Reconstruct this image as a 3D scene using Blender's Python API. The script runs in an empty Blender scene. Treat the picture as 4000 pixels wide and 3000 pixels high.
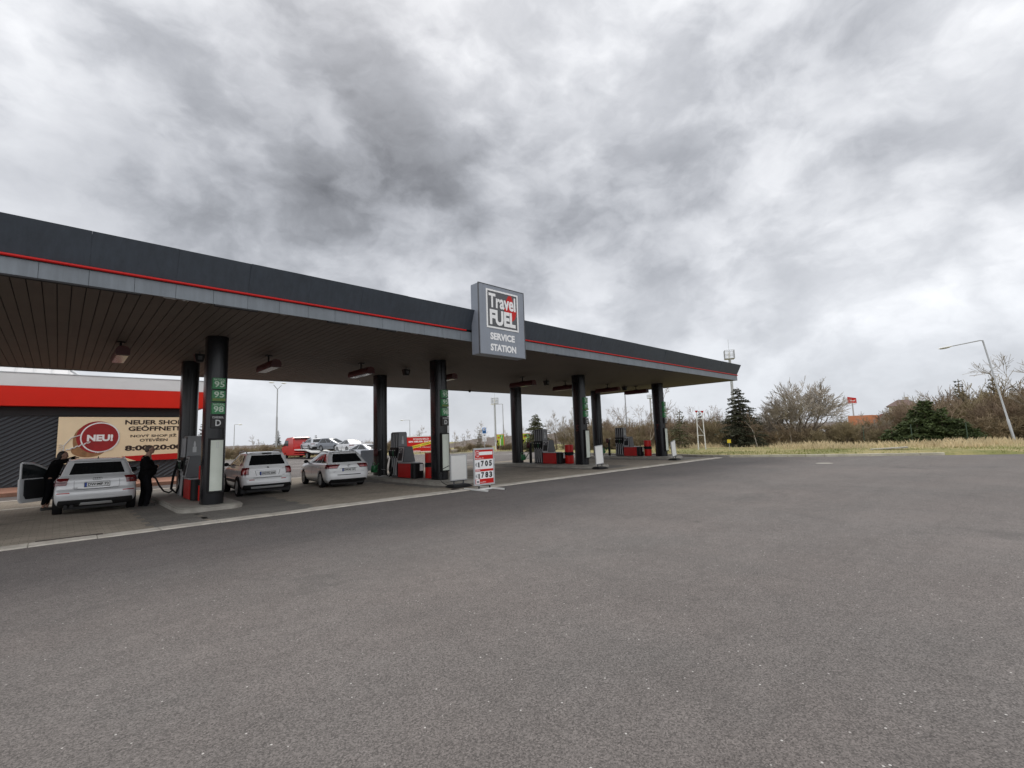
import bpy, bmesh, math, random
from mathutils import Vector as V, Matrix as M4, noise as mnoise
from math import sin, cos, pi, radians as R, sqrt
rnd = random.Random(7)
S = bpy.context.scene
COL = S.collection

# ------------------------------------------------------------------ materials
MATS = {}
def nd(nt, t, **k):
    n = nt.nodes.new(t)
    for a, b in k.items():
        if a.startswith('i_'):
            key = a[2:].replace('_', ' ')
            n.inputs[int(key) if key.isdigit() else key].default_value = b
        else: setattr(n, a, b)
    return n
def pm(name, col, rough=.6, metal=0., var=.12, vs=3., bump=0., bs=40., spec=.5, dirt=0., coat=0., streak=0.):
    """procedural paint / stone / metal: base colour broken up by noise, optional dirt and bump"""
    if name in MATS: return MATS[name]
    m = bpy.data.materials.new(name); m.use_nodes = True; nt = m.node_tree
    b = nt.nodes['Principled BSDF']; L = nt.links.new
    tc = nd(nt, 'ShaderNodeTexCoord'); src = tc.outputs['Object']
    n1 = nd(nt, 'ShaderNodeTexNoise', i_Scale=vs, i_Detail=6., i_Roughness=.65); L(src, n1.inputs['Vector'])
    mr = nd(nt, 'ShaderNodeMapRange'); L(n1.outputs['Fac'], mr.inputs['Value'])
    mr.inputs[1].default_value = .3; mr.inputs[2].default_value = .7; mr.inputs[3].default_value = 1 - var; mr.inputs[4].default_value = 1 + var
    mx = nd(nt, 'ShaderNodeMix', data_type='RGBA', blend_type='MULTIPLY'); mx.inputs[0].default_value = 1
    mx.inputs[6].default_value = (*col, 1); L(mr.outputs[0], mx.inputs[7]); out = mx.outputs[2]
    if dirt > 0:
        n2 = nd(nt, 'ShaderNodeTexNoise', i_Scale=vs * .6, i_Detail=8., i_Roughness=.75); L(src, n2.inputs['Vector'])
        cr = nd(nt, 'ShaderNodeMapRange'); L(n2.outputs['Fac'], cr.inputs['Value']); cr.inputs[1].default_value = .48; cr.inputs[2].default_value = .72; cr.inputs[4].default_value = dirt
        m2 = nd(nt, 'ShaderNodeMix', data_type='RGBA'); L(cr.outputs[0], m2.inputs[0]); L(out, m2.inputs[6]); m2.inputs[7].default_value = (col[0] * .45 + .02, col[1] * .42 + .018, col[2] * .38 + .014, 1); out = m2.outputs[2]
    if streak > 0:                                               # rain streaks running down
        mp = nd(nt, 'ShaderNodeMapping'); mp.inputs['Scale'].default_value = (5., 5., .35); L(src, mp.inputs[0])
        n4 = nd(nt, 'ShaderNodeTexNoise', i_Scale=1.6, i_Detail=6., i_Roughness=.7); L(mp.outputs[0], n4.inputs['Vector'])
        c4 = nd(nt, 'ShaderNodeMapRange'); L(n4.outputs['Fac'], c4.inputs['Value']); c4.inputs[1].default_value = .3; c4.inputs[2].default_value = .7; c4.inputs[3].default_value = 1 - streak; c4.inputs[4].default_value = 1 + streak * .7
        m4 = nd(nt, 'ShaderNodeMix', data_type='RGBA', blend_type='MULTIPLY'); m4.inputs[0].default_value = 1; L(out, m4.inputs[6]); L(c4.outputs[0], m4.inputs[7]); out = m4.outputs[2]
    L(out, b.inputs['Base Color'])
    b.inputs['Roughness'].default_value = rough; b.inputs['Metallic'].default_value = metal
    b.inputs['Specular IOR Level'].default_value = spec; b.inputs['Coat Weight'].default_value = coat; b.inputs['Coat Roughness'].default_value = .06
    if bump > 0:
        n3 = nd(nt, 'ShaderNodeTexNoise', i_Scale=bs, i_Detail=5.); L(src, n3.inputs['Vector'])
        bp = nd(nt, 'ShaderNodeBump'); bp.inputs['Strength'].default_value = bump; bp.inputs['Distance'].default_value = .02; L(n3.outputs['Fac'], bp.inputs['Height']); L(bp.outputs[0], b.inputs['Normal'])
    MATS[name] = m; return m
def emis(name, col, s):
    m = pm(name, col, .4); b = m.node_tree.nodes['Principled BSDF']
    b.inputs['Emission Color'].default_value = (*col, 1); b.inputs['Emission Strength'].default_value = s; return m

ANTH = pm('anthracite column lacquer', (.0065, .0072, .010), .24, 0, .12, 1.5, spec=.4, dirt=.3, streak=.3)
FASC = pm('dark slate fascia panel', (.040, .051, .067), .55, 0, .10, .8, .04, 14, dirt=.2, streak=.22)
FASC2 = pm('pale slate fascia panel', (.165, .188, .212), .5, 0, .09, 1.2, .02, 20, dirt=.25, streak=.16)
REDW = pm('orange red fascia cladding', (.66, .018, .006), .5, 0, .05, .7, spec=.25, dirt=.12)
REDS = pm('glossy signal red', (.52, .010, .007), .4, 0, .06, 2, spec=.3)
REDB = pm('red pump enamel', (.44, .009, .009), .38, 0, .10, 2.5, dirt=.15)
DKRED = pm('dark red heater enamel', (.060, .007, .008), .45, 0, .15, 3)
SOFF = pm('grey brown soffit board', (.108, .088, .073), .7, 0, .10, .6, dirt=.25)
BLK = pm('black plastic', (.007, .007, .008), .5, 0, .2, 8, spec=.3)
RUB = pm('black rubber', (.010, .010, .011), .8, 0, .25, 10, spec=.2)
GRYD = pm('dark grey housing', (.085, .088, .095), .45, 0, .08, 3)
GRYM = pm('mid grey housing', (.21, .215, .225), .45, 0, .08, 3, dirt=.1)
GRYL = pm('pale grey metal', (.50, .51, .52), .38, .3, .06, 3, dirt=.1)
GALV = pm('galvanised steel', (.42, .43, .44), .5, .4, .12, 2, dirt=.25)
WHT = pm('off white enamel', (.76, .76, .74), .4, 0, .04, 2, dirt=.08)
WHTG = pm('greenish white lamp cover', (.58, .62, .55), .35, 0, .06, 3, dirt=.12)
WHP = pm('white print', (.82, .82, .82), .5, 0, .03, 2)
BKP = pm('black print', (.012, .011, .012), .5, 0, .05, 2)
BRP = pm('dark brown print', (.030, .013, .008), .5, 0, .05, 2)
PALEP = pm('pale lettering', (.62, .63, .63), .5, 0, .03, 2)
GRN = pm('fuel sign green', (.035, .235, .085), .4, 0, .08, 4)
OLIV = pm('fuel sign olive green', (.14, .20, .03), .4, 0, .05, 4)
GRNP = pm('pale green lettering', (.58, .70, .58), .5, 0, .03, 2)
CAN = pm('green plastic', (.015, .15, .05), .4, 0, .1, 4)
SIGNG = pm('blue grey sign face', (.235, .26, .305), .42, 0, .05, 1.5, dirt=.1, streak=.07)
BEIG = pm('beige banner', (.84, .69, .46), .6, 0, .05, 1.2)
MARO = pm('maroon badge', (.30, .012, .014), .45, 0, .18, 1.6)
COFF = pm('brown bean print', (.30, .16, .07), .6, 0, .35, 4)
CONC = pm('concrete', (.34, .32, .285), .85, 0, .22, 2.2, .35, 30, dirt=.55)
KERB = pm('pale concrete edging', (.55, .51, .45), .85, 0, .22, 2.5, .3, 30, dirt=.7)
KERBL = pm('kerb stone', (.46, .43, .34), .85, 0, .25, 1.5, .3, 30, dirt=.5)
ROOFM = pm('standing seam roof metal', (.55, .55, .56), .45, .2, .05, .6, dirt=.1)
SHOPW = pm('white parapet cladding', (.70, .70, .70), .5, 0, .04, .8, dirt=.12)
WALLG = pm('slate grey corrugated cladding', (.050, .058, .068), .5, 0, .06, 1)
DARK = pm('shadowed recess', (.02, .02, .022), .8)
CWHITE = pm('white car paint', (.78, .79, .80), .28, 0, .03, 1.2, coat=.8, dirt=.06)
CPALE = pm('pale car paint in two coats', (.60, .61, .625), .26, .1, .03, 1.2, coat=.9, dirt=.08)
NOZG = pm('dark green nozzle', (.012, .07, .03), .5)
CSILV = pm('silver car paint', (.46, .48, .51), .3, .35, .03, 1.2, coat=.8)
CGREY = pm('grey blue car paint', (.17, .185, .21), .3, .35, .03, 1.2, coat=.8)
CRED = pm('red van paint', (.55, .02, .018), .35, 0, .05, 1.2, coat=.6)
CPL = pm('dark bumper plastic', (.014, .014, .015), .6, 0, .15, 6, spec=.3)
GLS = pm('dark car glass', (.008, .009, .010), .04, 0, .2, 3, spec=.6)
GLSL = pm('lighter car glass', (.022, .026, .028), .05, 0, .3, 2.2, spec=.7)
TAIL = pm('tail light red', (.105, .005, .007), .12, 0, .35, 9, coat=1)
TAILB = pm('bright tail light red', (.30, .012, .014), .15, 0, .4, 9, coat=1)
RIM = pm('alloy rim', (.42, .43, .44), .35, .7, .1, 8)
CHRM = pm('chrome', (.60, .61, .62), .15, .95, .03, 5)
PLATE = pm('number plate white', (.68, .69, .69), .4, 0, .03, 5)
PBLUE = pm('plate blue', (.02, .06, .30), .4)
SKIN = pm('skin', (.30, .17, .12), .55, 0, .08, 9)
HAIRD = pm('dark hair', (.012, .009, .008), .6, 0, .3, 30)
HAIRG = pm('cropped grey hair', (.085, .058, .046), .7, 0, .3, 30)
CLTH = pm('black cloth', (.0045, .0043, .005), .9, 0, .3, 8, .2, 60, spec=.08)
CLTB = pm('charcoal cloth', (.006, .006, .0075), .9, 0, .3, 8, .2, 60, spec=.08)
SHOE = pm('dark shoe', (.03, .028, .026), .6)
SOCK = pm('bare ankle', (.34, .25, .20), .7)
BARK = pm('grey brown bark', (0.143, 0.111, 0.081), .9, 0, .3, 5)
BIRCH = pm('pale birch bark', (.42, .38, .32), .85, 0, .45, 4)
TWIG = pm('olive grey twigs', (.235, .190, .110), .9, 0, .3, 1.5)
TWIGB = pm('brown twigs', (.235, .178, .108), .9, 0, .35, 1.2)
TWIGR = pm('reddish twigs', (.225, .165, .112), .9, 0, .35, 1.2)
TWIGP = pm('pale grey twigs', (.34, .30, .25), .9, 0, .25, 1.5)
NEED = pm('dark spruce needles', (.042, .046, .023), .8, 0, .5, 2.5)
NEEDO = pm('olive needles', (0.084, 0.087, 0.035), .8, 0, .5, 2.5)
NEEDG = pm('fresh green needles', (.052, .074, .020), .8, 0, .55, 1.8)
DRYG = pm('dry straw grass', (.60, .49, .31), .9, 0, .35, .8)
ROCK = pm('field stone', (.24, .21, .17), .9, 0, .35, 3, .5, 8)
ORNG = pm('faded orange cladding', (.52, .20, .10), .7, 0, .12, 1.5)
TILE = pm('brown roof tiles', (.13, .085, .075), .85, 0, .2, 2)
PLAST = pm('pale render', (.42, .38, .32), .85, 0, .1, 1)
PAVR = pm('reddish pavers', (.42, .22, .15), .85, 0, .2, 4, .2, 20, dirt=.2)
ROADW = pm('worn white road paint', (.66, .66, .64), .7, 0, .12, 6, dirt=.3)
YEL = pm('yellow print', (.75, .58, .03), .5, 0, .05, 3)
LIME = pm('lime yellow print', (.48, .55, .04), .5, 0, .15, 3)
GRN2 = pm('charger green print', (.10, .36, .05), .5, 0, .15, 3)
ORED = pm('orange red frame', (.55, .12, .03), .5, 0, .1, 3)
BLUE = pm('sign blue', (.03, .20, .52), .4)
POSTG = pm('dull green post', (.045, .075, .05), .6)
HOSEG = pm('grey hose', (.30, .30, .31), .5)
IRON = pm('rusty iron', (.06, .045, .038), .8, 0, .4, 6)
WARM = pm('lamp glass', (.065, .05, .048), .15, 0, .1, 5)

# ------------------------------------------------------------------ mesh helper
class MB:
    def __init__(s): s.v = []; s.f = []
    def add(s, vs, fs, T=None):
        o = len(s.v)
        s.v += [tuple(T @ V(p)) if T else tuple(p) for p in vs]
        s.f += [tuple(i + o for i in f) for f in fs]; return s
    def box(s, x0, x1, y0, y1, z0, z1, T=None):
        v = [(x, y, z) for z in (z0, z1) for y in (y0, y1) for x in (x0, x1)]
        return s.add(v, [(0, 2, 3, 1), (4, 5, 7, 6), (0, 1, 5, 4), (2, 6, 7, 3), (0, 4, 6, 2), (1, 3, 7, 5)], T)
    def tap(s, b, t, z0, z1, T=None):
        """box tapering from rectangle b=(x0,x1,y0,y1) to t"""
        v = [(x, y, z) for z, q in ((z0, b), (z1, t)) for y in q[2:] for x in q[:2]]
        return s.add(v, [(0, 2, 3, 1), (4, 5, 7, 6), (0, 1, 5, 4), (2, 6, 7, 3), (0, 4, 6, 2), (1, 3, 7, 5)], T)
    def tube(s, pts, rad, n=8, caps=True):
        pts = [V(p) for p in pts]; k = len(pts)
        rs = rad if isinstance(rad, (list, tuple)) else [rad] * k
        o = len(s.v); a = None
        for i, p in enumerate(pts):
            d = (pts[min(i + 1, k - 1)] - pts[max(i - 1, 0)])
            if d.length < 1e-9: d = V((0, 0, 1))
            d.normalize()
            if a is None: a = d.orthogonal().normalized()
            else:
                a = a - d * a.dot(d); a = a.normalized() if a.length > 1e-6 else d.orthogonal().normalized()
            b = d.cross(a)
            for j in range(n):
                t = 2 * pi * j / n; s.v.append(tuple(p + (a * cos(t) + b * sin(t)) * rs[i]))
        for i in range(k - 1):
            for j in range(n):
                q = o + i * n; s.f.append((q + j, q + (j + 1) % n, q + n + (j + 1) % n, q + n + j))
        if caps and n > 2:
            s.f.append(tuple(o + j for j in reversed(range(n)))); s.f.append(tuple(o + (k - 1) * n + j for j in range(n)))
        return s
    def lathe(s, prof, n=24, T=None, close=True):
        """prof: list of (r,z)"""
        v = []; f = []; k = len(prof)
        for r, z in prof:
            for j in range(n): t = 2 * pi * j / n; v.append((r * cos(t), r * sin(t), z))
        for i in range(k - 1):
            for j in range(n): f.append((i * n + j, i * n + (j + 1) % n, (i + 1) * n + (j + 1) % n, (i + 1) * n + j))
        if close: f.append(tuple(reversed(range(n)))); f.append(tuple((k - 1) * n + j for j in range(n)))
        return s.add(v, f, T)
    def prism(s, poly, z0, z1, T=None, top=None):
        n = len(poly); tp = top or poly
        v = [(x, y, z0) for x, y in poly] + [(x, y, z1) for x, y in tp]
        return s.add(v, [tuple(reversed(range(n))), tuple(range(n, 2 * n))] + [(i, (i + 1) % n, n + (i + 1) % n, n + i) for i in range(n)], T)
    def loft(s, rings, caps=True):
        n = len(rings[0]); o = len(s.v)
        for r in rings: s.v += [tuple(p) for p in r]
        for i in range(len(rings) - 1):
            for j in range(n): q = o + i * n; s.f.append((q + j, q + (j + 1) % n, q + n + (j + 1) % n, q + n + j))
        if caps:
            s.f.append(tuple(o + j for j in reversed(range(n)))); s.f.append(tuple(o + (len(rings) - 1) * n + j for j in range(n)))
        return s
    def ell(s, c, r, n=12, m=8, T=None):
        v = []; f = []
        for i in range(1, m):
            a = pi * i / m
            for j in range(n): t = 2 * pi * j / n; v.append((c[0] + r[0] * sin(a) * cos(t), c[1] + r[1] * sin(a) * sin(t), c[2] + r[2] * cos(a)))
        for i in range(m - 2):
            for j in range(n): f.append((i * n + j, (i + 1) * n + j, (i + 1) * n + (j + 1) % n, i * n + (j + 1) % n))
        q = len(v); v += [(c[0], c[1], c[2] + r[2]), (c[0], c[1], c[2] - r[2])]
        for j in range(n): f.append((q, j, (j + 1) % n)); f.append((q + 1, (m - 2) * n + (j + 1) % n, (m - 2) * n + j))
        return s.add(v, f, T)
    def disc(s, o, u, w, r, r2=None, n=32, d=.004):
        """flat oval badge: centre o, half axes along u, w, thickness along u x w"""
        o, u, w = V(o), V(u).normalized(), V(w).normalized(); nn = u.cross(w) * d; r2 = r2 or r
        ring = [o + u * r * cos(2 * pi * i / n) + w * r2 * sin(2 * pi * i / n) for i in range(n)]
        return s.loft([ring, [p + nn for p in ring]])
    def text(s, body, o, u, w, width, height, bold=.0, d=.003):
        """lettering filled into a width x height box whose lower left corner is o; u right, w up"""
        vs, fs, bw, bh = glyphs(body, bold); o, u, w = V(o), V(u).normalized(), V(w).normalized(); nn = u.cross(w)
        sx, sy = width / bw, height / bh
        return s.add([o + u * (x * sx) + w * (y * sy) + nn * (d if z > .5 else 0.) for x, y, z in vs], fs)
    def build(s, name, mat=None, parent=None, smooth=False, bevel=0., ang=40, loc=None, seg=2):
        me = bpy.data.meshes.new(name); me.from_pydata(s.v, [], s.f)
        if bevel > 0 or True:
            bm = bmesh.new(); bm.from_mesh(me)
            if bevel > 0:
                bmesh.ops.bevel(bm, geom=[e for e in bm.edges if len(e.link_faces) == 2 and e.calc_face_angle(0) > .5], offset=bevel, segments=seg, affect='EDGES', clamp_overlap=True)
            bm.to_mesh(me); bm.free()
        if smooth:
            me.polygons.foreach_set('use_smooth', [True] * len(me.polygons)); me.set_sharp_from_angle(angle=R(ang))
        return link(name, me, mat, parent, loc)
def link(name, me, mat=None, parent=None, loc=None):
    o = bpy.data.objects.new(name, me); COL.objects.link(o)
    if mat: 
        me.materials.clear(); me.materials.append(mat)
    if parent: o.parent = parent
    if loc: o.location = loc
    return o
_G = {}
def glyphs(body, bold):
    k = (body, bold)
    if k in _G: return _G[k]
    cu = bpy.data.curves.new('lettering', 'FONT'); cu.body = body; cu.size = 1; cu.extrude = .5; cu.offset = bold; cu.resolution_u = 3; cu.align_x = 'CENTER'; cu.space_line = .85
    o = bpy.data.objects.new('lettering', cu); COL.objects.link(o); bpy.context.view_layer.update()
    me = bpy.data.meshes.new_from_object(o.evaluated_get(bpy.context.evaluated_depsgraph_get()))
    vs = [tuple(v.co) for v in me.vertices]; fs = [tuple(p.vertices) for p in me.polygons]
    bpy.data.objects.remove(o); bpy.data.meshes.remove(me); bpy.data.curves.remove(cu)
    x0 = min(v[0] for v in vs); x1 = max(v[0] for v in vs); y0 = min(v[1] for v in vs); y1 = max(v[1] for v in vs)
    _G[k] = ([(x - x0, y - y0, 1. if z > 0 else 0.) for x, y, z in vs], fs, x1 - x0, y1 - y0); return _G[k]
def tag(o, label=None, cat=None, group=None, kind=None):
    if label: o['label'] = label
    if cat: o['category'] = cat
    if group: o['group'] = group
    if kind: o['kind'] = kind
    return o
def thing(name, label, cat, loc=(0, 0, 0), rz=0., group=None, sc=1.):
    o = bpy.data.objects.new(name, None); COL.objects.link(o); o.location = loc; o.rotation_euler = (0, 0, rz); o.scale = (sc, sc, sc); o.empty_display_size = .2
    return tag(o, label, cat, group)
def kids(o): return [c for c in KIDS if c.parent == o] if False else list(o.children)
def copy_tree(o, parent=None, label=None, group=None, loc=None, rz=None, sc=None):
    c = o.copy(); COL.objects.link(c)
    if parent: c.parent = parent
    if label: c['label'] = label
    if group: c['group'] = group
    if loc is not None: c.location = loc
    if rz is not None: c.rotation_euler = (0, 0, rz)
    if sc is not None: c.scale = sc if isinstance(sc, (tuple, list)) else (sc, sc, sc)
    for ch in list(o.children): copy_tree(ch, c)
    return c
def struct(o): return tag(o, kind='structure')
def stadium(w, l, n=10, cx=0, cy=0):
    """oval outline, w wide in x, l long in y"""
    r = w / 2; h = l / 2 - r
    return [(cx + r * cos(t), cy + h + r * sin(t)) for t in [pi * i / n for i in range(n + 1)]] + [(cx + r * cos(t), cy - h + r * sin(t)) for t in [pi + pi * i / n for i in range(n + 1)]]
def rrect(x0, x1, y0, y1, r, n=5):
    o = []
    for cx, cy, a in ((x1 - r, y1 - r, 0), (x0 + r, y1 - r, 90), (x0 + r, y0 + r, 180), (x1 - r, y0 + r, 270)):
        o += [(cx + r * cos(R(a + 90 * i / n)), cy + r * sin(R(a + 90 * i / n))) for i in range(n + 1)]
    return o
X, Y, Z = V((1, 0, 0)), V((0, 1, 0)), V((0, 0, 1))
EXPO, SUN_E, ZEN, BACK_FILL = 0.52, 1.3, 1.2, 1.8
BLOBS = [
    (0.4213, 0.7346, 0.5318, 120.6, -0.050),
    (0.3633, 0.7835, 0.5041, 34.7, -0.110),
    (0.2145, 0.8128, 0.5416, 38.0, -0.090),
    (0.0661, 0.8866, 0.4577, 70.0, -0.060),
    (0.5563, 0.6868, 0.4677, 49.9, -0.080),
    (0.7444, 0.5037, 0.4383, 41.8, -0.070),
    (0.8395, 0.3175, 0.4408, 94.4, -0.050),
    (0.6731, 0.6261, 0.3937, 59.1, -0.040),
    (0.8370, 0.1002, 0.5379, 505.4, -0.090),
    (0.9047, 0.1063, 0.4125, 498.0, -0.130),
    (0.9409, -0.0243, 0.3378, 798.1, -0.150),
    (0.3435, 0.8581, 0.3816, 45.6, -0.080),
    (0.6523, 0.6750, 0.3448, 98.9, -0.050),
    (-0.0111, 0.9014, 0.4328, 89.1, -0.050),
    (0.0768, 0.7894, 0.6090, 162.9, -0.040),
    (0.9687, 0.2364, 0.0755, 314.5, -0.060),
    (0.4832, 0.6150, 0.6231, 240.5, 0.090),
    (0.6392, 0.4894, 0.5932, 103.1, 0.070),
    (0.4561, 0.5641, 0.6883, 145.3, 0.070),
    (0.7088, 0.3247, 0.6263, 170.2, 0.060),
    (0.8528, -0.0227, 0.5217, 175.3, 0.100),
    (0.8834, 0.3004, 0.3597, 444.4, 0.100),
    (0.9697, 0.1238, 0.2105, 102.1, 0.130),
    (0.9621, 0.2280, 0.1493, 271.1, 0.060),
    (-0.0569, 0.8515, 0.5212, 354.9, 0.080),
    (0.7541, 0.6542, 0.0585, 86.4, 0.080),
    (0.4929, 0.8657, 0.0873, 54.8, 0.060),
    (0.9684, 0.0351, 0.2468, 482.4, 0.050),
]

# ------------------------------------------------------------------ camera, sky, sun
cam = bpy.data.cameras.new('camera'); co = bpy.data.objects.new('camera', cam); COL.objects.link(co); S.camera = co
r_ = (0.72304185851093, -0.6899719298673376, -0.033899953336283394); u_ = (-0.05250168581420761, -0.10381680498333964, 0.9932097683720785); w_ = (0.6888062454912315, 0.7163524321157799, 0.1112885851023381)
co.matrix_world = M4(((r_[0], u_[0], -w_[0], 0), (r_[1], u_[1], -w_[1], 0), (r_[2], u_[2], -w_[2], 1.65), (0, 0, 0, 1)))
cam.sensor_fit = 'HORIZONTAL'; cam.sensor_width = 36; cam.lens = 16.561; cam.clip_start = .05; cam.clip_end = 6000
S.render.resolution_x = 1024; S.render.resolution_y = 768
S.view_settings.view_transform = 'Standard'; S.view_settings.look = 'None'; S.view_settings.gamma = 1; S.view_settings.exposure = EXPO
SUN_AZ, SUN_EL = R(62), R(52)      # azimuth from +X, towards the bright cloud above the canopy
sl = bpy.data.lights.new('sun', 'SUN'); sl.energy = SUN_E; sl.angle = R(28); sl.color = (1, .95, .88)
so = bpy.data.objects.new('sun', sl); COL.objects.link(so)
sd = V((cos(SUN_EL) * cos(SUN_AZ), cos(SUN_EL) * sin(SUN_AZ), sin(SUN_EL)))
so.rotation_euler = (-sd).to_track_quat('-Z', 'Y').to_euler(); so.location = (0, 0, 30)

W = bpy.data.worlds.new('World'); S.world = W; W.use_nodes = True; nt = W.node_tree; nt.nodes.clear(); L = nt.links.new
def mth(op, a, b=None, c=None):
    n = nd(nt, 'ShaderNodeMath', operation=op)
    for i, q in enumerate((a, b, c)):
        if q is None: continue
        if isinstance(q, (int, float)): n.inputs[i].default_value = q
        else: L(q, n.inputs[i])
    return n.outputs[0]
def vmth(op, a, b=None, sc=None):
    n = nd(nt, 'ShaderNodeVectorMath', operation=op)
    for i, q in enumerate((a, b)):
        if q is None: continue
        if isinstance(q, tuple): n.inputs[i].default_value = q
        else: L(q, n.inputs[i])
    if sc is not None:
        if isinstance(sc, (int, float)): n.inputs['Scale'].default_value = sc
        else: L(sc, n.inputs['Scale'])
    return n
sky = nd(nt, 'ShaderNodeTexSky', sky_type='NISHITA', sun_disc=False); sky.sun_elevation = SUN_EL; sky.sun_rotation = pi / 2 - SUN_AZ
tc = nd(nt, 'ShaderNodeTexCoord'); D = tc.outputs['Generated']
sp = nd(nt, 'ShaderNodeSeparateXYZ'); L(D, sp.inputs[0])
zz = mth('MAXIMUM', sp.outputs[2], 0.)
flat = nd(nt, 'ShaderNodeMapping'); flat.inputs['Scale'].default_value = (1., 1., 1.55); flat.inputs['Rotation'].default_value = (R(9), R(-7), R(20)); L(D, flat.inputs[0]); pl = flat.outputs[0]
wn = nd(nt, 'ShaderNodeTexNoise', i_Scale=2.6, i_Detail=5., i_Roughness=.6); L(pl, wn.inputs['Vector'])
pl = vmth('ADD', pl, vmth('SCALE', vmth('SUBTRACT', wn.outputs['Color'], (.5, .5, .5)).outputs[0], sc=.20).outputs[0]).outputs[0]
def cloud(scale, det, rough, dist, off):
    a = vmth('ADD', pl, off).outputs[0]
    n = nd(nt, 'ShaderNodeTexNoise', i_Scale=scale, i_Detail=det, i_Roughness=rough, i_Distortion=dist); L(a, n.inputs['Vector']); return n.outputs['Fac']
n1 = cloud(2.3, 5., .5, 0., (3.1, 1.7, 0.)); n2 = cloud(4.6, 10., .54, 0., (8.3, 2.2, 0.)); n3 = cloud(11., 8., .6, 0., (1.3, 5.2, 0.))
def edge(v, a, b):
    n = nd(nt, 'ShaderNodeMapRange', interpolation_type='SMOOTHSTEP'); L(v, n.inputs[0]); n.inputs[1].default_value = a; n.inputs[2].default_value = b; n.inputs[3].default_value = -.5; n.inputs[4].default_value = .5; return n.outputs[0]
lum = mth('ADD', mth('MULTIPLY', edge(n1, .36, .64), .13), .535)
lum = mth('MULTIPLY_ADD', edge(n2, .38, .64), .16, lum)             # soft edged billows
lum = mth('MULTIPLY_ADD', mth('SUBTRACT', n2, .5), .18, lum)
lum = mth('MULTIPLY_ADD', mth('SUBTRACT', n3, .5), .21, lum)
wob = mth('MULTIPLY', mth('SUBTRACT', n2, .5), .5)
for (dx, dy, dz, k, amp) in BLOBS:                            # big light and dark masses of the cloud deck
    dt = vmth('DOT_PRODUCT', D, (dx, dy, dz)).outputs['Value']
    e = mth('EXPONENT', mth('MULTIPLY', mth('SUBTRACT', dt, 1.), k))
    e = mth('MULTIPLY', e, mth('ADD', wob, 1.))
    lum = mth('MULTIPLY_ADD', e, amp, lum)
hz = mth('POWER', mth('SUBTRACT', 1., mth('MINIMUM', zz, 1.)), 7.)   # pale band over the horizon
lum = mth('ADD', mth('MULTIPLY', lum, mth('SUBTRACT', 1., mth('MULTIPLY', hz, .70))), mth('MULTIPLY', hz, .70 * .50))
zen = nd(nt, 'ShaderNodeMapRange', interpolation_type='SMOOTHSTEP'); L(sp.outputs[2], zen.inputs[0]); zen.inputs[1].default_value = .62; zen.inputs[2].default_value = .98; zen.inputs[3].default_value = 1.; zen.inputs[4].default_value = ZEN  # zenith sky boosted above the frame to brighten the ground
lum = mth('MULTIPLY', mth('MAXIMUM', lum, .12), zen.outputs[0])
back_fill = nd(nt, 'ShaderNodeMapRange', interpolation_type='SMOOTHSTEP'); L(vmth('DOT_PRODUCT', D, (-.66, -.68, .32)).outputs['Value'], back_fill.inputs[0]); back_fill.inputs[1].default_value = .05; back_fill.inputs[2].default_value = .85; back_fill.inputs[3].default_value = 1.; back_fill.inputs[4].default_value = BACK_FILL
lum = mth('MULTIPLY', lum, back_fill.outputs[0])                       # sky behind the camera boosted as added fill on surfaces facing it
tint = nd(nt, 'ShaderNodeMix', data_type='RGBA'); tf = nd(nt, 'ShaderNodeMapRange'); L(lum, tf.inputs[0]); tf.inputs[1].default_value = .3; tf.inputs[2].default_value = .8; L(tf.outputs[0], tint.inputs[0])
tint.inputs[6].default_value = (.955, .985, 1.06, 1); tint.inputs[7].default_value = (.995, 1., 1.012, 1)
bl = nd(nt, 'ShaderNodeMix', data_type='RGBA'); L(mth('MULTIPLY', hz, .75), bl.inputs[0]); L(tint.outputs[2], bl.inputs[6]); bl.inputs[7].default_value = (.925, .98, 1.075, 1)
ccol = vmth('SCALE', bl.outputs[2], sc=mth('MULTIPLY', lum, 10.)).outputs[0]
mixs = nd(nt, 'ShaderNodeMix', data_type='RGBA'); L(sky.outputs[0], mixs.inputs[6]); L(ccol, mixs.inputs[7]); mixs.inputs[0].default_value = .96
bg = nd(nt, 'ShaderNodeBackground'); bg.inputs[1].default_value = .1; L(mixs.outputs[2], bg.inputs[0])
wo = nd(nt, 'ShaderNodeOutputWorld'); L(bg.outputs[0], wo.inputs[0])

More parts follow.
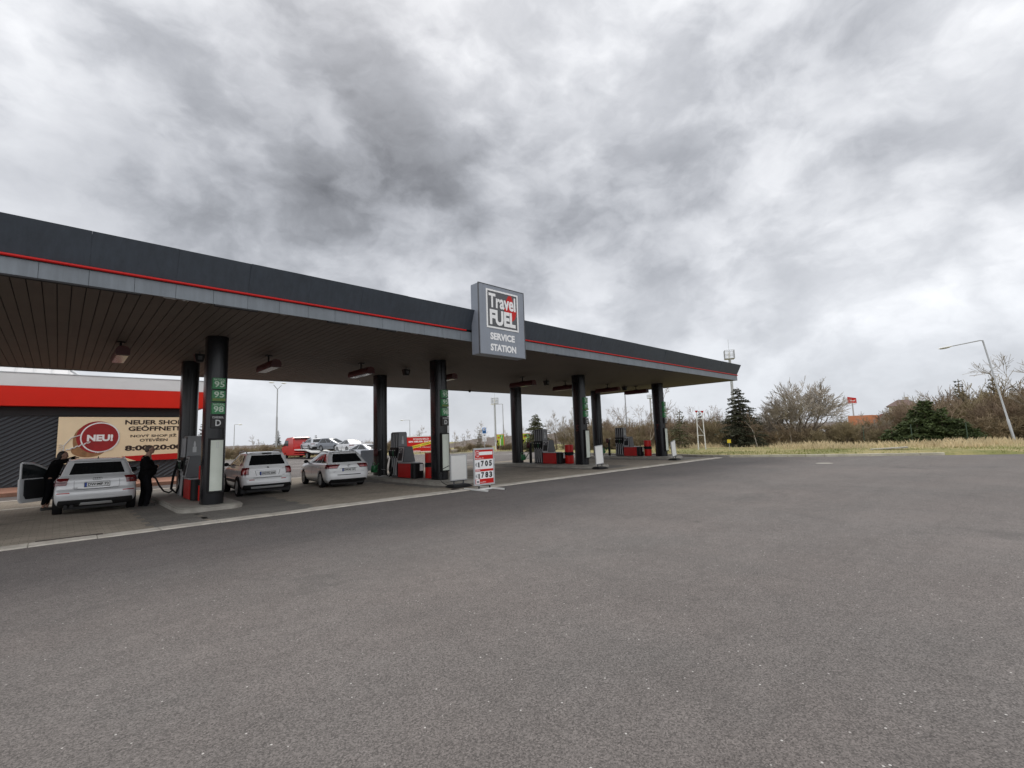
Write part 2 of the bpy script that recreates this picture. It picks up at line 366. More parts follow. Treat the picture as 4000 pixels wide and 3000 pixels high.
# ------------------------------------------------------------------ ground surfaces
def ground_mat(name, kind):
    m = bpy.data.materials.new(name); m.use_nodes = True; nt = m.node_tree; b = nt.nodes['Principled BSDF']; L = nt.links.new
    tc = nd(nt, 'ShaderNodeTexCoord'); P = tc.outputs['Object']
    def noi(s, d=4., r=.6, dist=0.):
        n = nd(nt, 'ShaderNodeTexNoise', i_Scale=s, i_Detail=d, i_Roughness=r, i_Distortion=dist); L(P, n.inputs['Vector']); return n.outputs['Fac']
    def mr(v, a, b_, c, d):
        n = nd(nt, 'ShaderNodeMapRange'); L(v, n.inputs[0])
        for i, q in enumerate((a, b_, c, d)): n.inputs[i + 1].default_value = q
        return n.outputs[0]
    def mul(c, f):
        n = nd(nt, 'ShaderNodeMix', data_type='RGBA', blend_type='MULTIPLY'); n.inputs[0].default_value = 1
        for s, q in ((6, c), (7, f)):
            if isinstance(q, tuple): n.inputs[s].default_value = (*q, 1)
            else: L(q, n.inputs[s])
        return n.outputs[2]
    def mix(f, a, c):
        n = nd(nt, 'ShaderNodeMix', data_type='RGBA')
        if isinstance(f, float): n.inputs[0].default_value = f
        else: L(f, n.inputs[0])
        for s, q in ((6, a), (7, c)):
            if isinstance(q, tuple): n.inputs[s].default_value = (*q, 1)
            else: L(q, n.inputs[s])
        return n.outputs[2]
    b.inputs['Roughness'].default_value = .88; b.inputs['Specular IOR Level'].default_value = .35
    if kind == 'asphalt':
        c = mix(mr(noi(.35, 5.), .35, .65, 0, 1), (.140, .124, .117), (.124, .114, .109))
        vo = nd(nt, 'ShaderNodeTexVoronoi', i_Scale=120.); L(P, vo.inputs['Vector'])
        sc = nd(nt, 'ShaderNodeSeparateColor'); L(vo.outputs['Color'], sc.inputs[0])
        c = mul(c, mr(sc.outputs[0], 0, 1, .55, 1.45))                      # aggregate
        c = mul(c, mr(noi(60, 5., .75), .3, .7, .70, 1.30))
        c = mul(c, mr(noi(5., 5., .7), .3, .7, .90, 1.10)); c = mul(c, mr(noi(.9, 4.), .3, .7, .93, 1.07)); c = mul(c, mr(noi(.16, 3.), .3, .7, .87, 1.12))
        v2 = nd(nt, 'ShaderNodeTexVoronoi', i_Scale=46.); L(P, v2.inputs['Vector'])
        s2 = nd(nt, 'ShaderNodeSeparateColor'); L(v2.outputs['Color'], s2.inputs[0])
        pale = nd(nt, 'ShaderNodeMath', operation='MULTIPLY'); L(mr(s2.outputs[1], .988, .994, 0, .9), pale.inputs[0]); L(mr(v2.outputs['Distance'], .25, .35, 1, 0), pale.inputs[1])
        c = mix(pale.outputs[0], c, (.52, .50, .48))                        # scattered pale stones
        st = mr(noi(.55, 7., .7, .6), .585, .70, 0, .45); c = mix(st, c, (.070, .066, .064))   # old stains
        sc2 = nd(nt, 'ShaderNodeMapping'); sc2.inputs['Scale'].default_value = (.12, 1.6, 1); sc2.inputs['Rotation'].default_value = (0, 0, R(-38)); L(P, sc2.inputs[0])
        n5 = nd(nt, 'ShaderNodeTexNoise', i_Scale=1.2, i_Detail=6., i_Roughness=.6); L(sc2.outputs[0], n5.inputs['Vector'])
        c = mul(c, mr(n5.outputs['Fac'], .35, .65, .965, 1.035))              # wheel polish
        v3 = nd(nt, 'ShaderNodeTexVoronoi', i_Scale=1.3); L(P, v3.inputs['Vector']); s3 = nd(nt, 'ShaderNodeSeparateColor'); L(v3.outputs['Color'], s3.inputs[0])
        dr_ = nd(nt, 'ShaderNodeMath', operation='ADD'); L(v3.outputs['Distance'], dr_.inputs[0]); L(mr(noi(9., 3.), .3, .7, -.05, .05), dr_.inputs[1])
        dm = nd(nt, 'ShaderNodeMath', operation='MULTIPLY'); L(mr(dr_.outputs[0], .05, .13, .5, 0), dm.inputs[0]); L(mr(s3.outputs[0], .86, .9, 0, 1), dm.inputs[1])
        c = mix(dm.outputs[0], c, (.045, .041, .039))                       # oil drips
        sx = nd(nt, 'ShaderNodeSeparateXYZ'); L(P, sx.inputs[0])
        wv = mr(noi(1.1, 4.), .3, .7, -.07, .07)
        for yy, kx, wdt, amt in ((8.55, -.035, .035, .22), (4.95, -.035, .03, .16), (1.2, -.03, .03, .12)):   # laying seams of the surface
            q = nd(nt, 'ShaderNodeMath', operation='MULTIPLY_ADD'); L(sx.outputs[0], q.inputs[0]); q.inputs[1].default_value = -kx; L(sx.outputs[1], q.inputs[2])
            q2 = nd(nt, 'ShaderNodeMath', operation='ADD'); L(q.outputs[0], q2.inputs[0]); L(wv, q2.inputs[1])
            q3 = nd(nt, 'ShaderNodeMath', operation='SUBTRACT'); L(q2.outputs[0], q3.inputs[0]); q3.inputs[1].default_value = yy
            q4 = nd(nt, 'ShaderNodeMath', operation='ABSOLUTE'); L(q3.outputs[0], q4.inputs[0])
            c = mix(mr(q4.outputs[0], 0, wdt, amt, 0), c, (.05, .045, .042))
        bp = nd(nt, 'ShaderNodeBump'); bp.inputs['Strength'].default_value = .5; bp.inputs['Distance'].default_value = .006; L(vo.outputs['Distance'], bp.inputs['Height']); L(bp.outputs[0], b.inputs['Normal'])
    elif kind in ('paver', 'paverdark'):
        br = nd(nt, 'ShaderNodeTexBrick'); br.offset = .5; L(P, br.inputs['Vector'])
        a, d = (((.335, .292, .238), (.275, .240, .195)) if kind == 'paver' else ((.215, .200, .180), (.175, .165, .150)))
        br.inputs['Color1'].default_value = (*a, 1); br.inputs['Color2'].default_value = (*d, 1); br.inputs['Mortar'].default_value = (a[0] * .68, a[1] * .68, a[2] * .68, 1)
        br.inputs['Scale'].default_value = 1.; br.inputs['Mortar Size'].default_value = .008; br.inputs['Brick Width'].default_value = .22; br.inputs['Row Height'].default_value = .165; br.inputs['Bias'].default_value = 0
        c = mul(br.outputs['Color'], mr(noi(.7, 6.), .3, .7, .84, 1.14)); c = mul(c, mr(noi(45., 3.), .3, .7, .85, 1.15))
        c = mix(mr(noi(.42, 7., .7, .5), .55, .72, 0, .6), c, (.075, .070, .066))   # oil stains
        bp = nd(nt, 'ShaderNodeBump'); bp.inputs['Strength'].default_value = .4; bp.inputs['Distance'].default_value = .01; L(br.outputs['Fac'], bp.inputs['Height']); bp.invert = True; L(bp.outputs[0], b.inputs['Normal'])
    else:  # verge
        c = mix(mr(noi(.32, 6., .65), .40, .60, 0, 1), (.165, .165, .055), (.33, .275, .13))
        c = mix(mr(noi(1.3, 6., .7), .5, .68, 0, .8), c, (.095, .125, .035)); c = mul(c, mr(noi(18, 5., .7), .3, .7, .6, 1.4))
        b.inputs['Roughness'].default_value = .95
    L(c, b.inputs['Base Color']); return m
ASPH = ground_mat('weathered asphalt', 'asphalt'); PAV = ground_mat('beige concrete pavers', 'paver'); PAVD = ground_mat('grey concrete pavers', 'paverdark'); VERG = ground_mat('winter turf', 'verge')
EDGE = [(62, -60), (45, -27.6), (33.3, -.4), (31.45, 4.15), (30.46, 6.2), (29.5, 9.6), (28.9, 11.6), (28.95, 13.5), (29.8, 16.), (30.45, 18.1), (30.6, 22), (32, 27), (34.5, 31.5), (36.5, 35), (36.8, 38.5), (34.5, 41), (31, 43), (26.5, 49), (22, 57), (16, 64), (10, 69), (-20, 80), (-80, 90), (-90, 20), (-80, -60), (0, -90)]
m = MB(); m.add([(x, y, 0) for x, y in EDGE], [tuple(range(len(EDGE)))]); struct(m.build('asphalt_yard', ASPH))
CEN = V((6, 14))
def hgt(x, y):
    r = sqrt(x * x + y * y); d = -max(0, r - 95) * .035
    return max(d, -14.) + .10
m = MB(); K = len(EDGE); rings = [0, .5, 3, 8, 16, 30, 55, 95, 160, 320, 800, 2400]
ED2 = []
for i in range(K):      # subdivide the long edges for the ring grid
    a, b = V(EDGE[i]), V(EDGE[(i + 1) % K]); n = max(1, int((a - b).length / 6))
    for j in range(n): ED2.append(a.lerp(b, j / n))
K2 = len(ED2)
for q, o in enumerate(rings):
    for p in ED2:
        d = (p - CEN).normalized(); c = p + d * (o - .12 if q == 0 else o)
        z = hgt(c.x, c.y) + (mnoise.noise(V((c.x * .2, c.y * .2, 0))) * .12 if q > 1 else 0)
        if q == 0: z = -.05
        elif q == 1: z = .10
        m.v.append((c.x, c.y, z))
for q in range(len(rings) - 1):
    for i in range(K2): m.f.append((q * K2 + i, q * K2 + (i + 1) % K2, (q + 1) * K2 + (i + 1) % K2, (q + 1) * K2 + i))
struct(m.build('grass_ground', VERG, smooth=True))
# kerb along the right edge and round the end of the forecourt
def ribbon(name, pts, w, h, mat, z0=-.02, bev=.015):
    m = MB(); pts = [V(p) for p in pts]
    for i in range(len(pts) - 1):
        a, b = pts[i], pts[i + 1]; d = (b - a); n = max(1, round(d.length / 1.0)); d.normalize(); s = V((-d.y, d.x))
        for j in range(n):
            p, q = a.lerp(b, j / n) + d * .006, a.lerp(b, (j + 1) / n) - d * .006; jx = rnd.uniform(-.008, .008)
            m.add([(p.x, p.y, z0), (q.x, q.y, z0), (q.x - s.x * w, q.y - s.y * w, z0), (p.x - s.x * w, p.y - s.y * w, z0), (p.x, p.y, h + jx), (q.x, q.y, h + jx), (q.x - s.x * w, q.y - s.y * w, h + jx), (p.x - s.x * w, p.y - s.y * w, h + jx)], [(0, 3, 2, 1), (4, 5, 6, 7), (0, 1, 5, 4), (1, 2, 6, 5), (2, 3, 7, 6), (3, 0, 4, 7)])
    return struct(m.build(name, mat, bevel=bev, seg=1))
ribbon('kerb', [(32.2, 2.3)] + EDGE[3:7], .22, .13, KERBL)
ribbon('kerb', EDGE[6:14], .16, .14, CONC)
ribbon('kerb', EDGE[14:22], .2, .10, KERBL)
# forecourt paving, edging strip, dark patches round the islands
YB = 24.2
m = MB(); m.add([(-30, 12.45, .006), (28.2, 12.1, .006), (28.2, YB, .006), (-30, YB, .006)], [(0, 1, 2, 3)]); struct(m.build('forecourt_paving', PAV))
def patch(x0, x1, y0, y1):
    a = [(x0 + (.0 if i % 2 else .11), y0 + (y1 - y0) * i / 24) for i in range(25)]; b = [(x1 + (.0 if i % 2 else .11), y1 + (y0 - y1) * i / 24) for i in range(25)]
    o = []
    for s in (a, b):
        for i in range(24): o += [(s[i][0], s[i][1]), (s[i][0], s[i + 1][1])]
    return [(x, y, .010) for x, y in o]
m = MB()
for x0, x1, ya, yb in ((1.45, 2.5, 12.55, 22.), (2.5, 4.9, 12.55, 24.), (9.2, 12.0, 13.6, 24.), (17.9, 20.8, 13.2, 24.), (25.4, 28.1, 12.9, 24.)):
    q = patch(x0, x1, ya, yb); m.add(q, [tuple(range(len(q) - 1, -1, -1))])
struct(m.build('grey_paving', PAVD))
m = MB(); xs = -30.
while xs < 28.2:
    l = rnd.uniform(.9, 1.1); y0 = 12.12 - (xs + 1) * .012 + rnd.uniform(-.015, .015); y1 = y0 + .42 + (rnd.choice([0, .0, .09]) if xs < 14 else 0)
    m.box(xs, min(xs + l - .008, 28.3), y0, y1, -.03, .022 + rnd.uniform(-.004, .004)); xs += l
struct(m.build('concrete_edging', KERB, bevel=.008, seg=1))
m = MB(); m.box(-30, 9.0, YB + .01, YB + .3, -.02, .015); struct(m.build('concrete_edging', KERB))
m = MB(); m.box(-14, .0, 20.6, 20.85, -.02, .016); struct(m.build('drainage_channel', KERB))
m = MB(); m.prism(rrect(-25, 8.0, 27.0, 33., .6), -.02, .15); struct(m.build('shop_pavement', PAVR))
m = MB(); m.box(-25, 8.0, 26.84, 27.0, -.02, .155); struct(m.build('kerb', PAVR, bevel=.01))
# drain grate, manhole
m = MB(); m.prism([(-.22, 12.55), (.72, 12.50), (.72, 12.60), (-.22, 12.65)], .02, .03); tag(m.build('drain_grate', IRON), 'narrow rusty slot drain grate in the pale edging strip', 'drain grate')
m = MB(); m.lathe([(0.01, .0), (.33, .0), (.34, .006), (.30, .012), (.01, .012)], 28); o = m.build('manhole_cover', CONC, loc=(24.74, 5.81, .0)); tag(o, 'round pale manhole cover in the asphalt near the right kerb', 'manhole cover')
m = MB(); m.lathe([(.01, .0), (.13, .0), (.14, .012), (.01, .016)], 16); tag(m.build('valve_cap', IRON, loc=(9.35, 12.55, .022)), 'small dark iron valve cap in front of the blank board', 'valve cap')
# road paint on the drive behind the station
def line(m, a, b, w=.12, z=.004):
    a, b = V(a), V(b); d = (b - a).normalized(); s = V((-d.y, d.x)) * w / 2
    m.add([(*(a - s), z), (*(b - s), z), (*(b + s), z), (*(a + s), z)], [(0, 1, 2, 3)])
m = MB()
line(m, (8.5, 34.0), (13.5, 33.9)); line(m, (11.5, 38.6), (17, 37.2)); line(m, (12., 57.), (14.5, 52.5)); line(m, (14.5, 50), (18.2, 47.5)); line(m, (14, 44.5), (19, 42.5))
line(m, (18.5, 28.9), (21.5, 25.3)); line(m, (20.5, 31.), (24.8, 28.)); line(m, (20.2, 30.), (22.8, 27.9), .2); line(m, (28., 37.), (33.6, 33.2)); line(m, (30.4, 33.3), (31.6, 31.5)); line(m, (32.2, 34.3), (33.6, 32.7)); line(m, (26, 38.6), (30.7, 36.9))
struct(m.build('road_marking', ROADW))

# ------------------------------------------------------------------ canopy
CX0, CX1, CY0, CY1, CZ = -9.0, 30.6, 11.4, 24.0, 4.70
can = thing('station_canopy', 'long low fuel station canopy with slate fascia, red stripe and boarded soffit', 'canopy', (10, 17.7, 0))
OF = (-10, -17.7, 0)
def cpart(m, name, mat, **k):
    o = m.build(name, mat, can, **k); o.location = OF; return o
m = MB(); y = CY0 + .05; x = CX0 + .03
while x < CX1 - .05:                                            # narrow soffit boards running front to back
    w = .185; m.box(x, min(x + w, CX1 - .03), CY0 + .04, CY1 - .04, CZ, CZ + .03); x += .2
cpart(m, 'soffit', SOFF)
m = MB(); m.box(CX0 + .06, CX1 - .06, CY0 + .06, CY1 - .06, CZ + .036, CZ + .60); cpart(m, 'soffit_backing', DARK)
def fascia_run(a, b, out, lo, hi, lean, mat, name, gap=.006, step=1.32):
    """panels between plan points a and b; out = outward normal; lean = outward shift at the top"""
    m = MB(); a, b, n = V(a), V(b), V(out); d = (b - a); k = max(1, round(d.length / step)); t = .05
    for i in range(k):
        p = a + d * (i / k) + d.normalized() * gap; q = a + d * ((i + 1) / k) - d.normalized() * gap
        i0, i1 = n * 0, n * lean; th = -n * t
        m.add([(*(p + i0), lo), (*(q + i0), lo), (*(q + i0 + th), lo), (*(p + i0 + th), lo), (*(p + i1), hi), (*(q + i1), hi), (*(q + i1 + th), hi), (*(p + i1 + th), hi)], [(0, 3, 2, 1), (4, 5, 6, 7), (0, 1, 5, 4), (1, 2, 6, 5), (2, 3, 7, 6), (3, 0, 4, 7)])
    return m
le = .22
mu = MB(); ml = MB()
for a, b, n in (((CX0, CY0), (CX1, CY0), (0, -1)), ((CX1, CY0), (CX1, CY1), (1, 0)), ((CX1, CY1), (CX0, CY1), (0, 1)), ((CX0, CY1), (CX0, CY0), (-1, 0))):
    f = fascia_run(a, b, n, CZ + .33, CZ + .95, 0, FASC, ''); 
    av, bv, nv = V(a), V(b), V(n); d = (bv - av).normalized(); k = max(1, round((bv - av).length / 1.32)); gap = .0012; t = .05
    for i in range(k):                                          # leaning panels, mitred at the corners
        s0, s1 = i / k, (i + 1) / k; Ld = (bv - av)
        p = av + Ld * s0 + d * gap; q = av + Ld * s1 - d * gap
        ex0 = -d * (le if i == 0 else 0); ex1 = d * (le if i == k - 1 else 0)
        th = -nv * t; jit = nv * rnd.uniform(-.010, .010)
        P = [p, q, q + th, p + th]; T_ = [p + nv * le + ex0 + jit, q + nv * le + ex1 + jit, q + nv * le + ex1 + th + jit, p + nv * le + ex0 + th + jit]
        mu.add([(*c, CZ + .34) for c in P] + [(*c, CZ + .95) for c in T_], [(0, 3, 2, 1), (4, 5, 6, 7), (0, 1, 5, 4), (1, 2, 6, 5), (2, 3, 7, 6), (3, 0, 4, 7)])
    l = fascia_run(a, b, n, CZ - .02, CZ + .27, 0, FASC2, '', step=.66, gap=.003); ml.add(l.v, l.f)
cpart(mu, 'upper_fascia', FASC); cpart(ml, 'lower_fascia', FASC2)
m = MB()
for a, b in (((CX0 - .03, CY0 - .03), (9.02, CY0 - .03)), ((11.42, CY0 - .03), (CX1 + .03, CY0 - .03)), ((CX1 + .03, CY0 - .03), (CX1 + .03, CY1 + .03))):
    m.tube([(*a, CZ + .305), (*b, CZ + .305)], .027, 10)
cpart(m, 'red_stripe', REDS, smooth=True)
m = MB(); m.tap((CX0 + .05, CX1 - .05, CY0 + .05, CY1 - .05), (CX0 - .13, CX1 + .13, CY0 - .13, CY1 + .13), CZ + .61, CZ + .92); cpart(m, 'roof_deck', GRYD)
# torn strips of joint tape along the lower edge
for x0, l in ((-.75, .12), (.35, .22), (.95, .3), (1.3, .5), (1.95, .2), (2.35, .3), (2.9, .2), (3.6, .16), (5.2, .08), (6.6, .14), (7.1, .22), (8.05, .3), (12.9, .4), (14.1, .1), (16.8, .12), (19.6, .3), (23, .1)):
    k = max(2, int(l / .04)); ys = [CY0 + rnd.uniform(.05, .13) for _ in range(k + 1)]; zs = [CZ - rnd.uniform(.008, .03) for _ in range(k + 1)]
    m = MB(); m.loft([[(x0 + l * i / k, CY0 + .02, CZ - .004), (x0 + l * i / k, ys[i], zs[i] + .008), (x0 + l * i / k, ys[i] - .01, zs[i])] for i in range(k + 1)]); cpart(m, 'torn_tape', PALEP)
for x0, l in ((-1.2, 2.2), (2.25, .85), (4.7, .5), (6.05, .55), (13.4, 1.1), (17.5, 1.), (21.5, .8)):
    m = MB(); m.box(x0, x0 + l, CY0 + .0, CY0 + .10, CZ - .05, CZ - .022); cpart(m, 'dark_edge_gap', DARK)
# ------------------------------------------------------------------ columns
COLX = [3.08, 10.58, 19.35, 27.38]
NUM = ['1', '3', '5', '7']
def column(x, y, z1, front, label, num):
    c = thing('canopy_column', label, 'column', (x, y, .13), group='oval canopy columns')
    m = MB(); m.prism(stadium(.52, .74, 12), 0, z1 - .13); m.build('shaft', ANTH, c, smooth=True)
    if not front: return c
    yf = -.37
    for i, (z0, h, top, big, mat, stripe, inkm) in enumerate(((3.085, .30, 'NATURAL', '95', GRN, 0, GRNP), (2.745, .30, None, '95', GRN, 1, GRNP), (2.405, .30, 'NATURAL', '98', GRN, 0, GRNP), (2.03, .33, 'DIESEL', 'D', BKP, 0, PALEP))):
        m = MB(); m.loft([[(-.155 + .31 * q / 8, yf - .055 - .03 * (1 - (q / 4 - 1) ** 2), zz) for q in range(9)] + [(.155, yf + .08, zz), (-.155, yf + .08, zz)] for zz in (z0, z0 + h)])
        s = m.build('fuel_sign', mat, c, bevel=.003, seg=1)
        m = MB(); yy = yf - .088
        if top: t_ = MB(); t_.text(top, (-.135, yy, z0 + h - .075), X, Z, .27, .052, .012); t_.build('caption', inkm, s)
        if big == 'D': m.text('D', (-.065, yy, z0 + .05), X, Z, .13, .165, .02)
        else: m.text(big, (-.12, yy, z0 + (.045 if top else .105)), X, Z, .24, .165, .02)
        m.build('lettering', inkm, s)
        if stripe: m = MB(); m.box(-.15, .15, yy - .001, yy + .01, z0 + .012, z0 + .08); m.build('stripe', OLIV, s)
    m = MB(); m.box(-.185, .185, yf - .045, yf + .1, .31, 1.75); fr = m.build('light_panel_frame', BLK, c, bevel=.01)
    m = MB(); m.loft([[(-.145 + .29 * q / 8, yf - .05 - .045 * (1 - (q / 4 - 1) ** 2), zz) for q in range(9)] + [(.145, yf - .03, zz), (-.145, yf - .03, zz)] for zz in (.36, 1.70)]); m.build('light_panel', WHTG, fr, smooth=True, ang=30)
    m = MB()
    for a, b, d, e in ((-.025, .025, 1.64, 1.648), (-.025, -.017, 1.50, 1.64), (.017, .025, 1.50, 1.64), (-.025, .025, 1.50, 1.507)): m.box(a, b, yf - .099, yf - .09, d, e)
    m.build('slot', GRYL, fr)
    m = MB(); m.text(num, (-.264, .11, 1.68), -Y, Z, .2, .32, .02); m.build('numeral', DKRED, c)
    return c
for i, x in enumerate(COLX):
    wh = ['beside the white car being fuelled', 'next to the price board', 'third from the left of the front row', 'nearest the right end of the canopy'][i]
    column(x, 15.15, CZ, True, 'dark oval front column with green fuel signs, ' + wh, NUM[i])
for i, x in enumerate((3.28, 10.72, 19.55, 27.5)):
    wh = ['in front of the beige banner', 'behind the white estate car', 'behind the third fuel pump', 'behind the fourth fuel pump'][i]
    column(x, 20.05, CZ, False, 'plain dark oval rear column ' + wh, '')
# ------------------------------------------------------------------ roof sign
sg = thing('canopy_sign', 'grey upright fascia sign lettered Travel FUEL Service Station', 'sign', (10.22, 11.0, 4.24))
m = MB(); m.box(-.99, .99, -.04, .36, 0, 2.26); m.build('sign_box', SIGNG, sg, bevel=.012)
m = MB()
for a in ((-1.005, 1.005, -.05, .0, -.012, .012), (-1.005, 1.005, -.05, .0, 2.25, 2.272), (-1.005, -.985, -.05, .0, .012, 2.25), (.985, 1.005, -.05, .0, .012, 2.25)): m.box(*a)
m.build('edge_trim', GRYD, sg)
lg = MB(); lg.box(-.655, .655, -.05, -.041, .92, 2.10); lgo = lg.build('logo_panel', GRYD, sg)
m = MB()
for a in ((-.70, .70, -.056, -.041, .86, .915), (-.70, .70, -.056, -.041, 2.07, 2.125), (-.70, -.645, -.056, -.041, .915, 2.07), (.645, .70, -.056, -.041, .915, 2.07)): m.box(*a)
m.build('logo_frame', WHP, lgo)
m = MB()                                                        # red swoosh behind the lettering
pts = [(.16, 1.86), (.26, 2.03), (.40, 2.05), (.47, 1.86), (.46, 1.70), (.56, 1.60), (.63, 1.55), (.60, 1.42), (.54, 1.28), (.40, 1.18), (.30, 1.20), (.34, 1.34), (.22, 1.40), (.08, 1.50), (.05, 1.58), (.22, 1.62)]
m.prism([(x, z) for x, z in pts], 0, .004, T=M4(((1, 0, 0, 0), (0, 0, -1, -.0505), (0, 1, 0, 0), (0, 0, 0, 1)))); m.build('red_swoosh', REDS, lgo)
m = MB(); m.text('Travel', (-.60, -.056, 1.53), X, Z, 1.18, .47, .03); m.build('logo_lettering', WHP, lgo)
m = MB(); m.text('FUEL', (-.57, -.056, .97), X, Z, 1.13, .50, .045); m.build('logo_lettering', WHP, lgo)
m = MB(); m.text('SERVICE', (-.56, -.043, .49), X, Z, 1.07, .23, .045); m.build('lettering', WHP, sg)
m = MB(); m.text('STATION', (-.56, -.043, .13), X, Z, 1.12, .23, .045); m.build('lettering', WHP, sg)
# ------------------------------------------------------------------ hanging heaters and speakers
def heater():
    h = thing('hanging_lamp', '', 'lamp', group='dark red tube lamps under the canopy')
    m = MB(); prof = [(.0, .15), (.10, .13), (.15, .06), (.16, -.02), (.15, -.10), (-.15, -.10), (-.16, -.02), (-.15, .06), (-.10, .13)]
    m.loft([[(x, -.82, z) for x, z in prof], [(x, .82, z) for x, z in prof]]); m.build('housing', DKRED, h, smooth=True, ang=35)
    m = MB(); m.box(-.13, .13, -.74, .74, -.112, -.101); m.build('glass', WARM, h)
    m = MB(); m.tube([(0, 0, .14), (0, 0, .37)], .028, 8); m.box(-.09, .09, -.09, .09, .36, .388); m.box(-.02, .02, -.16, .16, .13, .17); m.build('bracket', BLK, h)
    for sg in (-1, 1): m = MB(); m.box(-.15, .15, sg * .828 - .007, sg * .828 + .007, -.10, .06); m.build('end_plate', DKRED, h)
    return h
hp = heater()
HL = [((1.12, 17.1), 'dark red tube lamp seen end on above the white hatchback'), ((5.05, 17.25), 'dark red tube lamp above the white car with roof rails'), ((8.36, 17.15), 'dark red tube lamp above the white estate car'), ((12.15, 17.0), 'dark red tube lamp peeping out beside the column near the price board'), ((17.1, 17.0), 'dark red tube lamp hanging before the rear column of the third pump'), ((20.7, 17.15), 'dark red tube lamp half hidden by the third front column'), ((24.4, 16.85), 'dark red tube lamp crossing the rearmost right column top'), ((27.5, 16.75), 'dark red tube lamp nearest the right end of the canopy')]
for i, ((x, y), l) in enumerate(HL):
    o = hp if i == 0 else copy_tree(hp); o['label'] = l; o.location = (x, y, 4.31)
def speaker():
    c = thing('canopy_speaker', '', 'loudspeaker', group='small black loudspeakers under the canopy')
    m = MB(); m.tap((-.10, .10, -.10, .10), (-.15, .15, -.13, .13), -.13, .13); m.build('housing', BLK, c, bevel=.02)
    m = MB(); m.box(-.012, .012, -.03, .03, .13, .20); m.build('bracket', GRYD, c)
    m = MB(); m.box(-.06, .06, -.128, -.118, -.06, .06); m.build('grille', GRYD, c)
    return c
spk = speaker()
for i, ((x, y), l) in enumerate((((3.12, 17.7), 'black loudspeaker beside the first front column top'), ((10.45, 17.3), 'black loudspeaker on the soffit left of the price board column'), ((19.05, 17.1), 'black loudspeaker on the soffit left of the third front column'), ((26.2, 16.8), 'black loudspeaker on the soffit nearest the canopy right end'))):
    o = spk if i == 0 else copy_tree(spk); o['label'] = l; o.location = (x, y, 4.5)
cam1 = thing('dome_camera', 'small black dome camera under the rear canopy edge near the tall mast', 'camera', (18.9, 23.6, 4.66)); m = MB(); m.ell((0, 0, 0), (.09, .09, .09)); m.build('dome', BLK, cam1, smooth=True); m = MB(); m.lathe([(.07, .02), (.07, .05)], 12); m.build('mount', GRYD, cam1)
# ------------------------------------------------------------------ islands
def island(x0, x1, y0, y1, label):
    o = thing('pump_island', label, 'kerb island', ((x0 + x1) / 2, (y0 + y1) / 2, 0), group='raised concrete pump islands'); w, l = (x1 - x0) / 2, (y1 - y0) / 2
    p = rrect(-w, w, -l, l, .42, 6); m = MB(); m.prism(p, -.02, .105); m.build('kerb_face', CONC, o, bevel=.012, seg=1)
    m = MB(); m.prism(rrect(-w + .03, w - .03, -l + .03, l - .03, .40, 6), .106, .13); m.build('slab', CONC, o, bevel=.01, seg=1)
island(2.25, 3.75, 14.42, 21.2, 'raised concrete pump island under the first front column')
island(9.75, 11.45, 13.75, 21.2, 'raised concrete pump island behind the blank white board and price board')
island(18.35, 20.15, 13.9, 21.4, 'raised concrete pump island under the third pump')
island(26.45, 28.15, 14.0, 21.4, 'raised concrete pump island at the right end')
